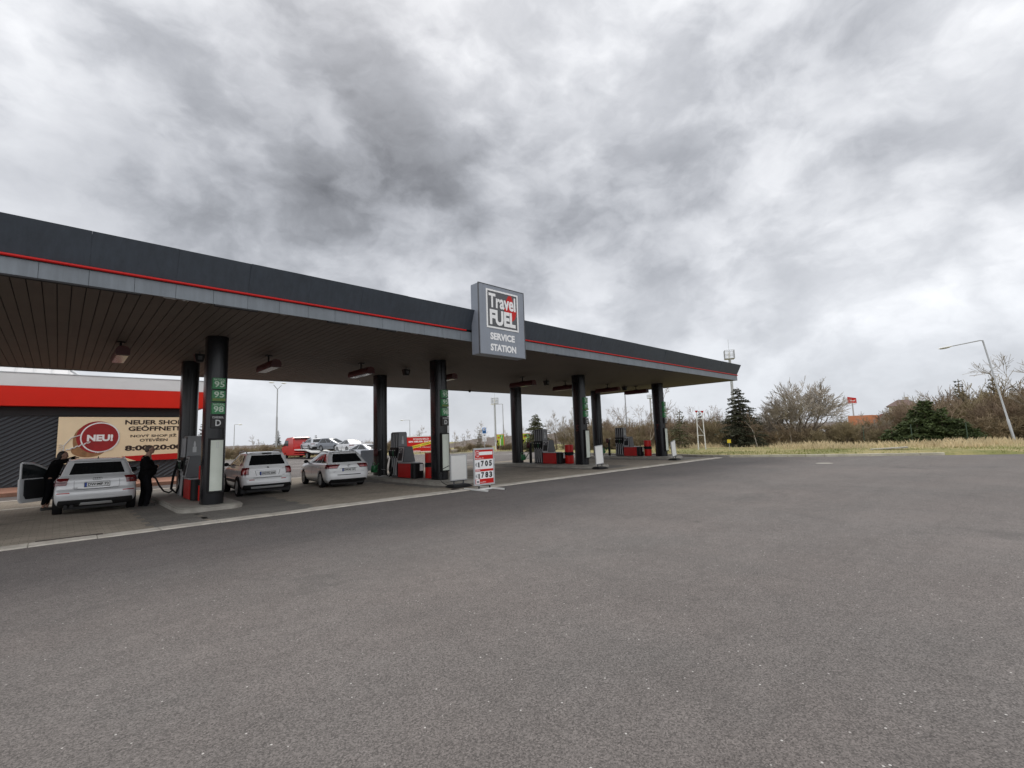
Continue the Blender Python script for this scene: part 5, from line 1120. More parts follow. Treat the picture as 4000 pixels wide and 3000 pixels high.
# ------------------------------------------------------------------ masts, lamps, signs
def pole(m, h, r0, r1, step=None, zs=0):
    if step: m.tube([(0, 0, zs), (0, 0, step), (0, 0, step + .02), (0, 0, h)], [r0, r0, r1 * 1.15, r1], 10)
    else: m.tube([(0, 0, zs), (0, 0, h)], [r0, r1], 10)
    return m
def street_lamp(label, loc, h, arm, rz, step=None, lean=(0, 0), r=.07, group='street lamps with one arm', hl=.62):
    o = thing('street_lamp', label, 'street lamp', loc, rz, group); o.rotation_euler = (lean[0], lean[1], rz)
    m = MB(); pole(m, h, r * 1.2, r * .75, step); m.build('pole', GALV, o, smooth=True, ang=50)
    m = MB(); m.tube([(0, 0, h - .02), (.12, 0, h + .03), (arm, 0, h + .02)], [r * .6, r * .55, r * .5], 8); m.build('arm', GALV, o, smooth=True)
    m = MB(); m.ell((arm + hl * .45, 0, h + .02), (hl * .55, .14, .07), 14, 8); hd = m.build('lamp_head', WHT, o, smooth=True)
    m = MB(); m.ell((arm + hl * .5, 0, h - .03), (hl * .4, .11, .05), 12, 6); m.build('lamp_glass', GRYL, hd, smooth=True)
    return o
def cage(m, z, w, h, n=5):
    for zz in (z, z + h * .5, z + h):
        for a, b in (((-w, -w), (w, -w)), ((w, -w), (w, w)), ((w, w), (-w, w)), ((-w, w), (-w, -w))): m.tube([(*a, zz), (*b, zz)], .045, 5)
    for k in range(n):
        t = -w + 2 * w * k / (n - 1)
        for p in ((t, -w), (t, w), (-w, t), (w, t)): m.tube([(*p, z), (*p, z + h)], .035, 5)
    return m
# positions below are metres in the yard frame (x right along the canopy, y to the shop)
def mast(label, loc, h, w, hc, ladder=True, ant=3., r=.28):
    o = thing('antenna_mast', label, 'mast', loc, .5, 'telecom masts beyond the yard')
    m = MB(); pole(m, h, r * 1.25, r * .8, h * .3); m.build('mast_pole', GALV, o, smooth=True, ang=50)
    m = MB(); m.box(-w, w, -w, w, h - .08, h); pf = m.build('platform', GALV, o)
    m = cage(MB(), h, w, hc); m.build('cage', GALV, pf)
    m = MB(); m.tube([(0, 0, h), (0, 0, h + hc + ant)], .03, 5); m.build('aerial', GALV, o)
    m = MB()
    for k in range(int(w * 3)): m.box(-w * .5 + k * .5, -w * .5 + k * .5 + .22, -.12, .12, h + .1, h + hc * .8)
    m.build('antenna_panel', WHT, pf)
    if ladder:
        m = MB(); x = -r * 3.2
        for s in (-.2, .2): m.tube([(x + s, 0, 1), (x + s, 0, h)], .03, 5)
        for k in range(int(h / .9)): m.tube([(x - .2, 0, 1 + k * .9), (x + .2, 0, 1 + k * .9)], .03, 4)
        m.build('ladder', GALV, o)
    return o
def far(d, az, z=0.): return (d * cos(az), d * sin(az), z)
AZ = lambda x, y: math.atan2(y, x)
mast('tall pole mast with square basket behind the spruce and canopy end', far(118, AZ(55.92, 21.5), -.6), 18.3, 1.0, 1.9, True, 2.6, .34)
mast('pale ladder mast with round basket seen between the columns', far(140, AZ(49.9, 56.0), -1.), 12.6, .85, 1.7, True, 2.6, .26)
mast('thin mast with small platform behind the right front column', far(135, AZ(60.7, 34.8), -1.), 11.9, .75, .9, False, .5, .24)
o = thing('street_lamp', 'tall lamp with Y shaped double arm above the white crossover', 'street lamp', far(75, AZ(15.42, 49.66)), 0.1)
m = MB(); pole(m, 9.6, .12, .075, 5.6); m.build('pole', GALV, o, smooth=True, ang=50)
for s in (-1, 1):
    m = MB(); m.tube([(0, 0, 9.55), (s * .55, 0, 10.15)], .045, 6); a = m.build('arm', GALV, o); m = MB(); m.ell((s * .85, 0, 10.48), (.40, .15, .10), 10, 6, ); m.build('lamp_head', WHT, a, smooth=True)
street_lamp('distant street lamp with short arm left of the white crossover', far(88, AZ(13.8, 58.39), -.3), 5.4, .55, .05, None, r=.06)
street_lamp('distant street lamp behind the second pump and red billboard', far(88, AZ(31.36, 51.15), -.3), 5.6, 1.1, R(150), None, r=.06)
street_lamp('street lamp between the price board and the third column pair', far(74, AZ(39.3, 42.66)), 6.8, 1.3, R(138), 3.6, r=.075)
street_lamp('leaning street lamp on the right verge', (47.0, -.25, .1), 7.25, 1.65, R(95), 1.6, lean=(0, R(6.6)), r=.066, hl=.75)
for l, p, h, st_ in (('plain tall pole right of the second front column', far(52, AZ(26.47, 36.39)), 9., 5.6), ('plain tall pole rising behind the right pump', far(58, AZ(43.78, 28.06)), 9.5, 3.6)):
    o = thing('lamp_pole', l, 'pole', p, 0, 'plain tall poles'); m = MB(); pole(m, h, .10, .06, st_); m.build('pole', GALV, o, smooth=True, ang=50); m = MB(); m.ell((.3, 0, h), (.3, .1, .06), 10, 6); m.build('lamp_head', WHT, o, smooth=True)
# H-shaped post pair with red caps
o = thing('post_frame', 'pair of white posts with red caps and rungs in the dry grass', 'post frame', (37.25, 17.05, .1), AZ(37, 17) + pi / 2)
for s, h in ((-1, 2.98), (1, 3.02)):
    m = MB(); m.tube([(s * .27 - .05 * s, 0, h), (s * .27, 0, 0)], [.035, .05], 10); p_ = m.build('post', WHT, o, smooth=True)
    m = MB(); m.tap((s * .22 - .05, s * .22 + .05, -.05, .05), (s * .22 - .12, s * .22 + .12, -.08, .08), h - .02, h + .13); m.build('red_cap', REDS, p_)
m = MB(); m.tube([(-.24, 0, 2.5), (.24, 0, 2.5)], .02, 6); m.tube([(-.26, 0, 1.15), (.26, 0, 1.15)], .02, 6); m.tube([(-.25, .0, 1.2), (.24, 0, 2.1)], .018, 5); m.tube([(.0, 0, 3.0), (.0, 0, 3.5)], .01, 4); m.build('rung', WHT, o)
o = thing('marker_sign', 'small yellow marker sign on a stake in the grass', 'sign', (36.9, 14.75, .1), AZ(36.9, 14.7) + pi / 2); m = MB(); m.box(-.13, .13, -.012, .012, .52, .78); m.build('sign_plate', YEL, o); m = MB(); m.tube([(0, 0, 0), (0, 0, .55)], .015, 6); m.build('stake', GALV, o); m = MB(); m.box(-.06, .06, -.016, -.0125, .60, .70); m.build('sign_symbol', LIME, o)
# blue charging-bay sign
o = thing('parking_sign', 'blue charging bay sign with white plates above the price board', 'sign', (33.66, 39.64, 0), AZ(33.66, 39.64) - pi / 2)
m = MB(); m.tube([(0, .03, 0), (0, .03, 2.75)], .03, 8); m.build('post', GALV, o); m = MB(); m.box(-.2, .2, -.01, .01, 2.12, 2.75); b_ = m.build('blue_plate', BLUE, o, bevel=.003)
m = MB(); m.box(-.12, .12, -.014, -.0105, 2.45, 2.68); m.build('white_field', WHP, b_); m = MB(); m.box(-.05, .05, -.018, -.0145, 2.48, 2.62); m.box(-.02, .02, -.018, -.0145, 2.62, 2.66); m.box(-.14, .14, -.014, -.0105, 2.22, 2.34); m.build('pictogram', BKP, b_)
m = MB(); m.box(-.2, .2, -.01, .01, 1.78, 2.09); m.box(-.22, .22, -.01, .01, 1.25, 1.75); w_ = m.build('white_plate', WHP, o)
m = MB()
for k in range(5): m.box(-.14, .14 - .05 * (k % 2), -.014, -.0105, 1.34 + k * .075, 1.36 + k * .075)
m.box(-.08, .08, -.014, -.0105, 1.88, 1.98); m.build('plate_text', GRYD, w_)
# chargers
def charger():
    o = thing('charging_station', '', 'charging station', group='green and yellow charging stations')
    m = MB(); m.box(-.42, .50, -.3, .3, .08, 1.90); c = m.build('cabinet', ORED, o, bevel=.01)
    m = MB(); m.box(-.40, .40, -.312, -.3005, .55, 1.86); m.build('front_panel', LIME, c)
    m = MB(); m.box(.08, .34, -.320, -.3125, .48, 1.55); m.box(-.05, .40, -.320, -.3125, 1.55, 1.80); m.build('green_panel', GRN2, c)
    m = MB(); m.box(-.06, .02, -.326, -.3205, .5, 1.35); m.box(.14, .19, -.326, -.3205, 1.4, 1.75); m.build('white_strip', WHP, c)
    m = MB(); m.box(-.40, .40, -.318, -.3005, .12, .54); m.build('dark_plinth', BLK, c)
    m = MB(); m.tube([(-.36, -.34, 1.05), (-.5, -.45, .6), (-.45, -.5, .15), (-.3, -.45, .3), (-.26, -.36, .9)], .035, 8); m.ell((-.34, -.36, 1.08), (.09, .07, .11), 10, 6); m.build('charging_cable', RUB, c, smooth=True)
    m = MB(); m.disc((-.2, -.313, 1.5), X, Z, .12, .12, 16, .006); m.build('emblem', ORED, c)
    m = MB(); m.box(-.55, .62, -.5, .4, 0, .08); m.build('footing', PAVR, o)
    return o
ch = charger()
for i, (p, l) in enumerate((((38.97, 42.95, .1), 'green and yellow charging station in the open left of the third rear column'), ((39.9, 39.4, .1), 'green and yellow charging station half hidden by the third rear column'))):
    o = ch if i == 0 else copy_tree(ch); o['label'] = l; o.location = p; o.rotation_euler = (0, 0, AZ(p[0], p[1]) - pi / 2 + .1)
for i, (x, y, l) in enumerate(((36.9, 43.4, 'white bollard to the left of the charging stations'), (37.3, 41.9, 'white bollard right in front of the left charging station'))):
    o = thing('bollard', l, 'bollard', (x, y, .05), 0, 'white bollards at the chargers'); m = MB(); m.tube([(0, 0, 0), (0, 0, .95)], .06, 10); m.build('bollard_post', WHT, o, smooth=True); m = MB(); m.lathe([(.062, .95), (.05, 1.0), (.01, 1.01)], 10); m.build('bollard_cap', GRYL, o)
# red billboard
o = thing('billboard', 'red billboard with yellow diagonal banner behind the second pump', 'billboard', (31.3, 48.9, 0), AZ(31.3, 48.9) - pi / 2 - .2)
m = MB(); m.box(-1.75, 1.75, -.03, .03, .30, 2.02); f_ = m.build('billboard_face', REDS, o)
m = MB()
for a in ((-1.85, 1.85, -.06, .04, 2.02, 2.14), (-1.85, -1.75, -.06, .04, .22, 2.02), (1.75, 1.85, -.06, .04, .22, 2.02), (-1.75, 1.75, -.06, .04, .22, .30)): m.box(*a)
m.build('billboard_frame', WHT, o)
m = MB(); m.text('SCHON BALD:', (-.75, -.034, 1.66), X, Z, 1.9, .20, .02); m.text('EIN NEUER SHOP', (-1.3, -.034, 1.36), X, Z, 2.7, .20, .04); m.text('Č.E. Mission', (-.3, -.034, .72), X, Z, 1.7, .16, 0); m.box(-1.4, .1, -.036, -.031, .36, .40); m.build('billboard_lettering', WHP, f_)
m = MB(); T = M4.Translation((.25, -.04, 1.05)) @ M4.Rotation(R(-13), 4, 'Y'); m.box(-1.5, 1.4, -.01, .0, -.16, .16, T); y_ = m.build('yellow_banner', YEL, f_)
m = MB(); m.text('GEÖFFNET - OTEVŘENO', (-1.4, -.014, -.07), X, Z, 2.7, .17, .02); m.v = [tuple(T @ V(p)) for p in m.v]; m.build('banner_lettering', BKP, y_)
m = MB(); m.box(-1.5, -1.4, -.02, .1, 0, .22); m.box(1.4, 1.5, -.02, .1, 0, .22); m.box(-.1, .1, -.02, .1, 0, .22); m.build('leg', IRON, o)
def rock(label, loc, s, seed):
    m = MB(); m.ell((0, 0, 0), s, 14, 10); random.seed(seed)
    m.v = [tuple(V(p) * (1 + .28 * mnoise.noise(V(p) * 1.6 + V((seed, 0, 0)))) + V((0, 0, s[2] * .7))) for p in m.v]
    tag(m.build('boulder', ROCK, smooth=True, ang=25, loc=loc), label, 'boulder', 'boulders on the verge')
rock('small dark boulder beside the pole on the far verge', (31.9, 44.0, .02), (.40, .32, .22), 3); rock('larger pale boulder on the far verge behind the blank board', (32.5, 43.7, .02), (.55, .4, .30), 8)
# concrete slab in the grass, fence posts
m = MB(); m.box(-.9, .9, -.45, .45, 0, .07); o = m.build('concrete_slab', CONC, loc=(36.4, 5.1, .14), bevel=.01); o.rotation_euler = (0, R(4), AZ(36, 5) + pi / 2); tag(o, 'flat grey concrete slab lying on the right verge', 'slab')
for i, (x, y, l) in enumerate(((45.9, 7.9, 'thin green fence post left of the wide cypress'), (45.6, 4.95, 'thin green fence post in front of the wide cypress'), (45.9, 2.0, 'thin green fence post right of the wide cypress'), (46.2, 13.9, 'thin dark fence post beside the big bare tree'), (44., 20.5, 'thin dark fence post near the white post pair'))):
    o = thing('fence_post', l, 'fence post', (x, y, .1), 0, 'thin fence posts along the verge'); m = MB(); m.tube([(0, 0, 0), (.02, 0, 1.45)], .03, 8); m.build('stake', POSTG if i < 3 else IRON, o); m = MB(); m.tube([(.02, 0, 1.45), (.02, 0, 1.49)], .036, 8); m.build('post_cap', BLK, o)
# buildings and sign beyond the right hedge
d, a = 90, AZ(88.84, 14.4); c = V((d * cos(a), d * sin(a), -.3))
o = thing('warehouse', 'low orange barrel roofed hall glimpsed through the hedge', 'building', c, a - pi / 2)
m = MB(); m.loft([[(-2.6, y, 0), (3.2, y, 0)] + [(3.2 - 2.0 * (1 - cos(t)) * 1.0 if False else .3 + 2.9 * cos(t), y, 1.3 + 2.1 * sin(t)) for t in frange(0, pi / 2, 8)] + [(-2.6, y, 3.4)] for y in (0, 8)]); m.build('hall_shell', ORNG, o)
m = MB(); m.box(-2.6, 3.15, -.02, -.005, .0, 1.1); m.build('pale_band', PLAST, o); m = MB(); m.box(-1.2, -.2, -.05, -.025, .1, 1.0); m.build('window', GLS, o)
o = thing('hall_sign', 'dark red round sign with a white number 1 beside the orange hall', 'sign', V((89.2 * .99, 12.65, 0)), a - pi / 2); m = MB(); m.disc((0, 0, 2.6), X, Z, .60, .56, 24, .15); m.build('sign_disc', MARO, o); m = MB(); m.text('1', (-.16, -.17, 2.4), X, Z, .25, .42, .03); m.build('sign_numeral', WHP, o); m = MB(); m.box(-.1, .1, 0.02, .2, 0, 1.6); m.build('post', GALV, o)
o = thing('advertising_pylon', 'small red sign high on a pole above the right hedge', 'sign', (98.3, 18.0, -.4), AZ(98.3, 18) - pi / 2 - .3)
m = MB(); m.tube([(0, 0, 0), (0, 0, 5.8)], [.15, .10], 8); m.build('pole', GALV, o); m = MB(); m.loft([[(x, y, zz) for y, zz in ((-.1, 5.75 + .0), (-.1, 6.95 - .3 * (x > 0)), (.1, 6.95 - .3 * (x > 0)), (.1, 5.75))] for x in (-.62, .62)]); sb = m.build('sign_box', REDS, o); m = MB(); m.text('xhrad', (-.3, -.11, 6.1), X, Z, .8, .32, .02); m.box(-.6, .6, -.11, -.101, 5.77, 5.84); m.build('sign_lettering', WHP, sb)
def house(label, loc, w, h, rh, rz, dd=8.):
    o = thing('house', label, 'house', loc, rz, 'houses beyond the hedge'); m = MB(); m.box(-w, w, 0, dd, 0, h); m.build('wall', PLAST, o)
    m = MB(); m.tap((-w - .4, w + .4, -.4, dd + .4), (-w * .35, w * .35, dd * .5 - .1, dd * .5 + .1), h, h + rh); r_o = m.build('roof', TILE, o); m = MB(); m.box(w * .2, w * .2 + .6, dd * .5, dd * .5 + .6, h + rh * .5, h + rh + .5); m.build('chimney', PLAST, r_o)
    m = MB(); m.box(-w * .6, -w * .25, -.05, .02, h * .35, h * .75); m.box(w * .2, w * .55, -.05, .02, h * .35, h * .75); m.build('window', GLS, o)
house('house with brown hipped roof showing above the hedge left of the cypress', (109.2, 12.6, -1.), 2.0, 5.8, 1.25, AZ(109, 12.6) - pi / 2)
house('house with dark gable just visible right of the cypress', (118, 1.0, -.5), 2.6, 4.2, 1.7, AZ(118, 1.) - pi / 2)
simple_car('parked_car', 'white car glimpsed through the big bare tree beyond the hedge', (55.8, 12.75, -.1), R(112), CWHITE, hat, .95)

# ------------------------------------------------------------------ trees and shrubs
random.seed(11); rr = random.Random(23)
def rvec(): return V((rr.uniform(-1, 1), rr.uniform(-1, 1), rr.uniform(-1, 1)))
def grow(mt, mc, p, d, L, r, depth, P):
    """one bough and its children; boughs thicker than P['thr'] go to the trunk mesh, the rest to the crown"""
    p = V(p); d = V(d).normalized(); k = P['seg'] if r > P['thr'] * .6 else 2; pts = [p]; dirs = [d]
    for i in range(k):
        d = (d + rvec() * P['wig'] + V((0, 0, P['up']))).normalized(); p = p + d * (L / k); pts.append(p); dirs.append(d)
    r1 = max(r * P['tap'], P['rmin']); rs = [r + (r1 - r) * i / k for i in range(k + 1)]
    (mt if r > P['thr'] else mc).tube(pts, rs, 6 if r > P['thr'] else 3, False)
    if depth <= 0: return
    n = rr.randint(*P['kids'])
    for j in range(n):
        t = rr.uniform(P['lo'], 1.) if j else 1.; q = min(int(t * k), k - 1); f = t * k - q
        pos = pts[q].lerp(pts[q + 1], f); dd = dirs[q + 1]; a = dd.orthogonal().normalized(); a.rotate(M4.Rotation(rr.uniform(0, 2 * pi), 3, dd).to_quaternion())
        an = rr.uniform(*P['ang']) * (.45 if j == 0 else 1)
        grow(mt, mc, pos, dd * cos(an) + a * sin(an), L * rr.uniform(*P['sh']), max(r1 * rr.uniform(.62, .85), P['rmin']), depth - 1, P)
def bare_tree(name, label, stems, P, depth, L, r, bark, twig, group=None, spread=.3, cat='tree'):
    o = thing(name, label, cat, group=group); mt, mc = MB(), MB()
    for i in range(stems):
        a = rr.uniform(0, 2 * pi); s = rr.uniform(.2, 1) * spread
        grow(mt, mc, (.12 * cos(a) * (stems > 1), .12 * sin(a) * (stems > 1), -.05), (s * cos(a), s * sin(a), 1), L * rr.uniform(.8, 1.15), r * rr.uniform(.75, 1.1), depth, P)
    mt.build('trunk', bark, o, smooth=True, ang=60); mc.build('crown', twig, o); return o
def place(o, first, x, y, sc, label=None, z=.1, rz=None):
    c = o if first else copy_tree(o)
    c.location = (x, y, z + (hgt(x, y) - .1)); c.rotation_euler = (0, 0, rr.uniform(0, 6.28) if rz is None else rz); c.scale = sc if isinstance(sc, tuple) else (sc, sc, sc)
    if label: c['label'] = label
    return c
def polar(d, deg): return d * cos(R(deg)), d * sin(R(deg))
P_big = dict(seg=4, wig=.16, up=.04, tap=.66, rmin=.010, thr=.035, kids=(3, 4), lo=.3, ang=(.35, .85), sh=(.58, .80))
P_bir = dict(seg=5, wig=.10, up=.02, tap=.6, rmin=.009, thr=.03, kids=(3, 5), lo=.25, ang=(.35, .8), sh=(.42, .66))
P_shr = dict(seg=3, wig=.22, up=.05, tap=.7, rmin=.010, thr=.022, kids=(3, 5), lo=.15, ang=(.3, .95), sh=(.55, .85))
P_thi = dict(seg=2, wig=.28, up=.03, tap=.75, rmin=.011, thr=.02, kids=(3, 4), lo=.1, ang=(.4, 1.15), sh=(.55, .9))
big = bare_tree('bare_tree', 'big spreading bare tree with several dark stems right of the spruce', 9, dict(P_big, rmin=.012, ang=(.3, .75), kids=(3, 4)), 5, 1.62, .085, BARK, TWIGP, spread=.85)
place(big, 1, 48.0, 12.9, (1.40, 1.40, 1.24), rz=1.0)
bir = [bare_tree('birch_tree', 'slender bare birch with pale trunk rising from the roadside thicket', 1, P_bir, 4, 3.1, .07, BIRCH, TWIGR, 'birches in the thicket', .12) for _ in range(3)]
sap = bare_tree('bare_tree', 'young bare tree with open twigs on the roadside bank', 2, P_bir, 4, 1.7, .045, BARK, TWIGP, 'young bare trees on the banks', .4)
shr = [bare_tree('bare_shrub', 'brown bare shrub in the thicket behind the dry grass', 7, P_shr, 4, 1.05, .035, BARK, [TWIG, TWIGB, TWIGR, TWIG][i], 'bare shrubs of the roadside thicket', .8, 'shrub') for i in range(4)]
thi = [bare_tree('bramble_thicket', 'low tangled brown thicket at the foot of the hedge', 13, P_thi, 4, .62, .022, BARK, [TWIGB, TWIG][i], 'low tangled thickets under the hedge', 1.2, 'shrub') for i in range(2)]
# conifers
def needles(mc, p, d, L, dens, ln, droop=.25):
    d = V(d).normalized(); side = d.cross(Z).normalized() if abs(d.z) < .95 else X; n = max(3, int(L * dens))
    for i in range(n):
        t = (i + rr.random()) / n; c = V(p) + d * (L * t) + V((0, 0, -droop * L * t * t)) + rvec() * .05
        l = ln * (1.15 - .55 * t) * rr.uniform(.6, 1.2); s = rr.choice((-1, 1)); q = (d * rr.uniform(.3, 1) + side * s * rr.uniform(.3, 1) + Z * rr.uniform(-.55, .25)).normalized(); w = q.cross(rvec()).normalized() * l * .22
        mc.add([c, c + q * l * .5 + w, c + q * l, c + q * l * .5 - w], [(0, 1, 2, 3)])
def conifer(name, label, h, w, mat, dens=26, ln=.22, power=1., gap=.0, lean=0., group=None, base=.05, whorl=.16, droop=.25, ragged=.35):
    o = thing(name, label, 'tree', group=group); mt, mc = MB(), MB(); tp = [(lean * (t ** 2), 0, h * t) for t in frange(0, 1, 6)]
    mt.tube(tp, [.02 + .022 * h * (1 - t) for t in frange(0, 1, 6)], 7)
    z = h * base
    while z < h * .985:
        f = 1 - z / h; k = max(3, int(5 + 5 * f)); a0 = rr.uniform(0, 6.28)
        for j in range(k):
            if rr.random() < gap: continue
            a = a0 + 2 * pi * j / k + rr.uniform(-.3, .3); L = w * (f ** power) * rr.uniform(1 - ragged, 1 + ragged * .6) + .06
            d = V((cos(a), sin(a), rr.uniform(-.1, .30))); p = V((lean * (z / h) ** 2, 0, z)); d.normalize()
            q = [p, p + d * L * .5 + V((0, 0, -droop * L * .25)), p + d * L + V((0, 0, -droop * L))]; mt.tube(q, [.018, .012, .006], 3, False); needles(mc, p, d, L, dens, ln, droop)
            for _ in range(int(L * 3)):
                t = rr.uniform(.3, .95); b = p + d * L * t + V((0, 0, -droop * L * t * t)); s = rr.choice((-1, 1)); e = (d + d.cross(Z) * s * .9 + Z * rr.uniform(-.3, .2)).normalized(); needles(mc, b, e, L * .4 * (1.1 - t) + .1, dens, ln * .85, droop * .5)
        z += whorl * rr.uniform(.7, 1.3)
    mt.build('trunk', BARK, o, smooth=True); mc.build('crown', mat, o); return o
place(conifer('spruce_tree', 'tall dark spruce with ragged top in front of the mast', 5.3, 2.05, NEED, 32, .22, .62, .14, .05, base=.03, ragged=.5), 1, 43.9, 16.4, 1.)
place(conifer('spruce_tree', 'sparse young spruce with bare leader behind the right pavement board', 3.5, 1.35, NEEDO, 16, .20, .75, .28, -.2, base=.04, whorl=.2, ragged=.5), 1, 40.6, 20.6, 1., rz=2.2)
place(conifer('spruce_tree', 'olive green spruce between the third pump and its rear column', 4.0, 2.0, NEEDO, 28, .24, .8, .15, base=.03, ragged=.5), 1, 36.6, 34.6, .98)
place(conifer('spruce_tree', 'small half bare spruce beside the blue parking sign', 2.6, .8, NEEDO, 14, .17, .9, .4, .1, base=.05, whorl=.2), 1, 36.4, 43.9, .95)
# wide cypress made of several leaning crowns
cy = thing('cypress_bush', 'wide dark green cypress bush with layered fronds on the right verge', 'tree', (47.3, 4.4, .1)); mt, mc = MB(), MB()
for (dx, dy, h, w) in ((0, -.2, 3.15, 1.05), (-.3, -1.1, 2.5, 1.05), (.2, 1.1, 1.6, 1.0), (-.2, 1.9, 1.05, .9), (0, -2.0, 1.75, 1.0), (-.2, -2.7, 1.05, .9), (.5, .4, 2.6, 1.0), (-.6, .3, 1.9, 1.1)):
    z = .08
    mt.tube([(dx * .4, dy * .4, 0), (dx, dy, h * .5), (dx, dy, h)], [.09, .05, .015], 6)
    while z < h:
        f = 1 - z / h
        for j in range(6):
            a = rr.uniform(0, 6.28); L = w * (f ** .5) * rr.uniform(.4, 1.4) + .1; d = V((cos(a), sin(a), rr.uniform(-.05, .35))).normalized(); needles(mc, (dx, dy, z), d, L, 24, .32, .16)
            for s in (-1, 1): needles(mc, V((dx, dy, z)) + d * L * .5, (d + d.cross(Z) * s * .8).normalized(), L * .6, 18, .28, .14)
        z += .17
mt.build('trunk', BARK, cy, smooth=True); mc.build('crown', NEEDG, cy)
far_sp = conifer('spruce_tree', 'dark narrow spruce top poking out above the right hedge', 5.0, 1.1, NEED, 14, .26, .8, .1, group='spruce tops above the hedges', whorl=.22)
for i, (d, a, s) in enumerate(((62, 2.6, 1.12), (70, .5, 1.2), (66, -1.6, 1.0), (60, 24.6, .78), (64, 22.7, .72), (78, 72.6, .74), (75, 79.5, .95), (72, 68.8, .55), (66, -.6, .98))):
    x, y = polar(d, a); c = place(far_sp, i == 0, x, y, s)
    if 20 < a < 30: c['label'] = 'dark spruce top in the thicket near the white post pair'
    if a > 60: c['label'] = 'small dark spruce in the far brown wood behind the white crossover'
# roadside thicket behind the right verge: near row, then a taller back row
cnt = {}
place(bare_tree('bare_shrub', 'olive many stemmed bush standing before the orange hall', 9, P_shr, 4, 1.0, .035, BARK, TWIG, None, .8, 'shrub'), 1, *polar(47.5, 11.3), .80)
place(bare_tree('bare_tree', 'loose bare tree leaning over the orange hall right of the red pylon sign', 3, P_bir, 4, 1.7, .05, BARK, TWIGP, None, .7), 1, *polar(52, 8.8), .72)
def put(protos, key, d, a, s, z=.1):
    i = cnt.get(key, 0); cnt[key] = i + 1; x, y = polar(d, a); o = protos[i % len(protos)]; return place(o, i < len(protos), x, y, s, z=z)
a = 39.
while a > -4:
    rt = max(0, (8 - a) / 10) * 1.25                                    # the hedge grows taller to the right
    open_ = 7.5 < a < 17.5; cyp = 1.8 < a < 8.4
    if 12.1 < a < 13.6: a -= .6; continue
    rb = 3.2 if a < 2 else 0
    if not cyp: put(shr, 's', rr.uniform(49.5, 52) + rb, a, rr.uniform(.72, .95) * (.66 if open_ else 1) * (1 + .38 * rt))
    if rr.random() < .9: put(shr, 's', rr.uniform(54, 60), a + rr.uniform(-.5, .5), rr.uniform(.85, 1.1) * (.80 if open_ else 1) * (1 + .52 * rt))
    if rr.random() < .85 and not cyp: put(thi, 't', rr.uniform(47.5, 49.5) + rb, a + rr.uniform(-.5, .5), rr.uniform(.7, 1.0) * (1 + .4 * rt))
    if rt > 0 or a > 19: put(shr, 's', rr.uniform(61, 66), a + rr.uniform(-.5, .5), rr.uniform(1.0, 1.3) * (1 + .5 * rt))
    a -= rr.uniform(.78, 1.1) * (1 - .2 * (rt > 0))
for d, a_, s, l in ((50, 32.9, .86, 0), (52, 31.2, .88, 0), (49, 29.3, 1.05, 0), (52, 27.8, .8, 0), (51, 23.6, .72, 0), (54, 22.3, .72, 0), (56, 5.9, .62, 0), (54, 34.4, .7, 0), (53, 25.0, .7, 0), (47.5, 30.2, .62, 0), (47, 26.6, .55, 0), (48, 21.6, .6, 0), (47.5, 17.0, .45, 0), (47, 15.9, .42, 0), (48, 33.6, .7, 0)): put(bir, 'b', d, a_, s)
place(bir[0], 0, *polar(45.5, 19.1), .62, 'thin pale birch stem leaning in front of the spruce'); place(bir[1], 0, *polar(52, 3.3), (1.05, 1.05, .82), 'crooked pale birch with a fine crown right of the cypress')
rt_ = bare_tree('bare_tree', 'bare tree with long drooping twigs at the right edge behind the lamp', 2, P_big, 5, 2.3, .10, BARK, TWIGP, spread=.5); place(rt_, 1, 49.5, -1.6, (1.3, 1.3, 1.15))
for i, (d, a_, s) in enumerate(((52, 40.2, .95), (54, 38.6, 1.0), (57, 42.5, .9), (58, 50.3, 1.0), (56, 52., .72), (60, 53.3, .7), (64, 44.8, .8), (66, 47.2, .75), (62, 55.4, .85), (64, 57.2, .95), (70, 74.8, .8), (68, 70.6, .7), (60, 9.5, .8), (62, 7.0, .82), (66, 36.8, .9), (60, 17.9, .72), (50, 39.4, 1.2), (51, 41.0, 1.15), (49, 37.9, 1.05), (53, 43.2, 1.0))): put([sap], 'p', d, a_, s)
# far thicket along the road left of the billboard
a = 82.
while a > 41.5:
    lo = 46 < a < 56
    c = put(shr, 's', rr.uniform(70, 76) if a > 58 else rr.uniform(58, 64), a, (rr.uniform(.48, .66) if a > 58 else (.20 if lo else .42) * rr.uniform(.8, 1.2)) * 1.0); c['label'] = 'brown bare shrub in the low far thicket along the back road'
    if a > 58:
        c = put(thi, 't', rr.uniform(66, 70), a + .4, rr.uniform(.75, 1.05)); c['label'] = 'tangled brown thicket on the bank along the back road'
    elif rr.random() < .9 and not 55 < a < 60.5:
        c = put(thi, 't', rr.uniform(54, 58), a + .3, rr.uniform(.45, .7)); c['label'] = 'tangled brown thicket on the bank along the back road'
    a -= rr.uniform(.75, 1.1)
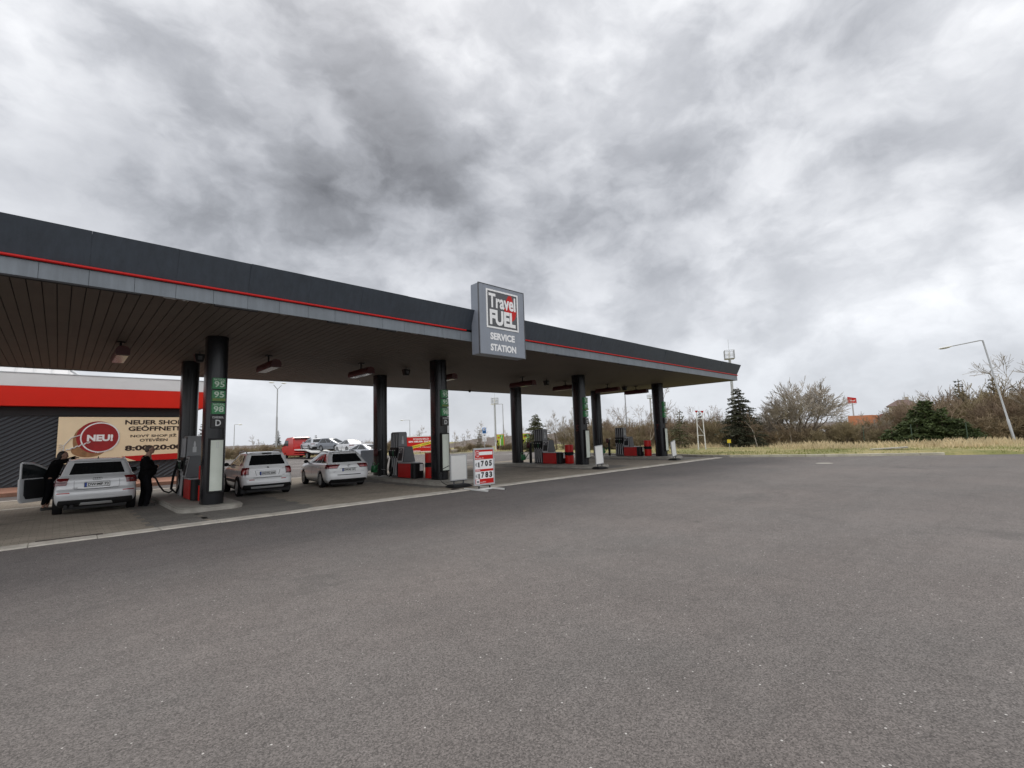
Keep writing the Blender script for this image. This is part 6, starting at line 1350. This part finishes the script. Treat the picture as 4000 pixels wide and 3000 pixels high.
# hills in the distance
m = MB(); prof = [(-40, 3.2), (0, 3.0), (20, 2.8), (36, 2.6), (42, 2.4), (46.4, 2.1), (50, 1.6), (52, .8), (54.3, -.5), (56, -1.4), (57, -.4), (60, .6), (66, 1.5), (76, 1.8), (110, 2.)]
n = 640
for i in range(n + 1):
    a = -40 + 150 * i / n
    for k in range(len(prof) - 1):
        if a <= prof[k + 1][0]: break
    t = (a - prof[k][0]) / (prof[k + 1][0] - prof[k][0]); zt = prof[k][1] + (prof[k + 1][1] - prof[k][1]) * t
    j = mnoise.noise(V((a * 3.1, 0, 0))) * .22 + mnoise.noise(V((a * 9., 3, 0))) * .16
    for d, z in ((130, -7.), (165, zt - 2.2 + j), (190, zt + j), (215, zt - .6), (330, -12)): x, y = polar(d, a); m.v.append((x, y, z))
for i in range(n):
    for k in range(4): q = i * 5 + k; m.f.append((q, q + 5, q + 6, q + 1))
HILL = pm('brown winter woodland', (.115, .092, .078), .95, 0, .35, .35, dirt=.35)
struct(m.build('hills', HILL, smooth=True))
# ------------------------------------------------------------------ grasses
def along(i0, i1, n, offs, hs, w, seed, dens=None):
    q = random.Random(seed); m = MB(); seg = [(V(EDGE[i]), V(EDGE[i + 1])) for i in range(i0, i1)]; tot = sum((b - a).length for a, b in seg)
    for _ in range(n):
        t = q.random() * tot
        for a, b in seg:
            l = (b - a).length
            if t <= l: break
            t -= l
        p = a.lerp(b, t / l); out = (p - CEN).normalized(); p = p + out * (offs[0] + (offs[1] - offs[0]) * q.random())
        cl = mnoise.noise(V((p.x * .55, p.y * .55, seed))) * .6 + mnoise.noise(V((p.x * .17, p.y * .17, seed + 3))) * .8
        if dens and cl < dens and q.random() < .75: continue
        h = q.uniform(*hs) * max(.25, 1 + .8 * cl); an = q.uniform(0, 6.28); ww = w * q.uniform(.6, 1.3); dx, dy = cos(an) * ww, sin(an) * ww; le = h * q.uniform(.1, .6); la = q.uniform(0, 6.28); lx, ly = cos(la) * le, sin(la) * le; z = hgt(p.x, p.y) - .05
        m.add([(p.x - dx, p.y - dy, z), (p.x + dx, p.y + dy, z), (p.x + dx * .6 + lx * .35, p.y + dy * .6 + ly * .35, z + h * .6), (p.x + lx, p.y + ly, z + h)], [(0, 1, 2), (0, 2, 3)])
    return m
tag(along(1, 10, 26000, (7.4, 17.5), (.15, .47), .014, 5, -.05).build('dry_grass', DRYG), 'tall straw coloured dry grass between the verge and the hedge', 'grass', kind='stuff')
TURF = pm('short winter grass', (.20, .215, .06), .9, 0, .4, 1.)
tag(along(1, 10, 15000, (.25, 8.5), (.05, .16), .014, 9).build('short_grass', TURF), 'short yellow green grass on the right verge behind the kerb', 'grass', kind='stuff')
tag(along(12, 21, 9000, (.3, 16.), (.08, .32), .024, 13).build('dry_grass', DRYG), 'pale dry grass on the banks along the back road', 'grass', kind='stuff')
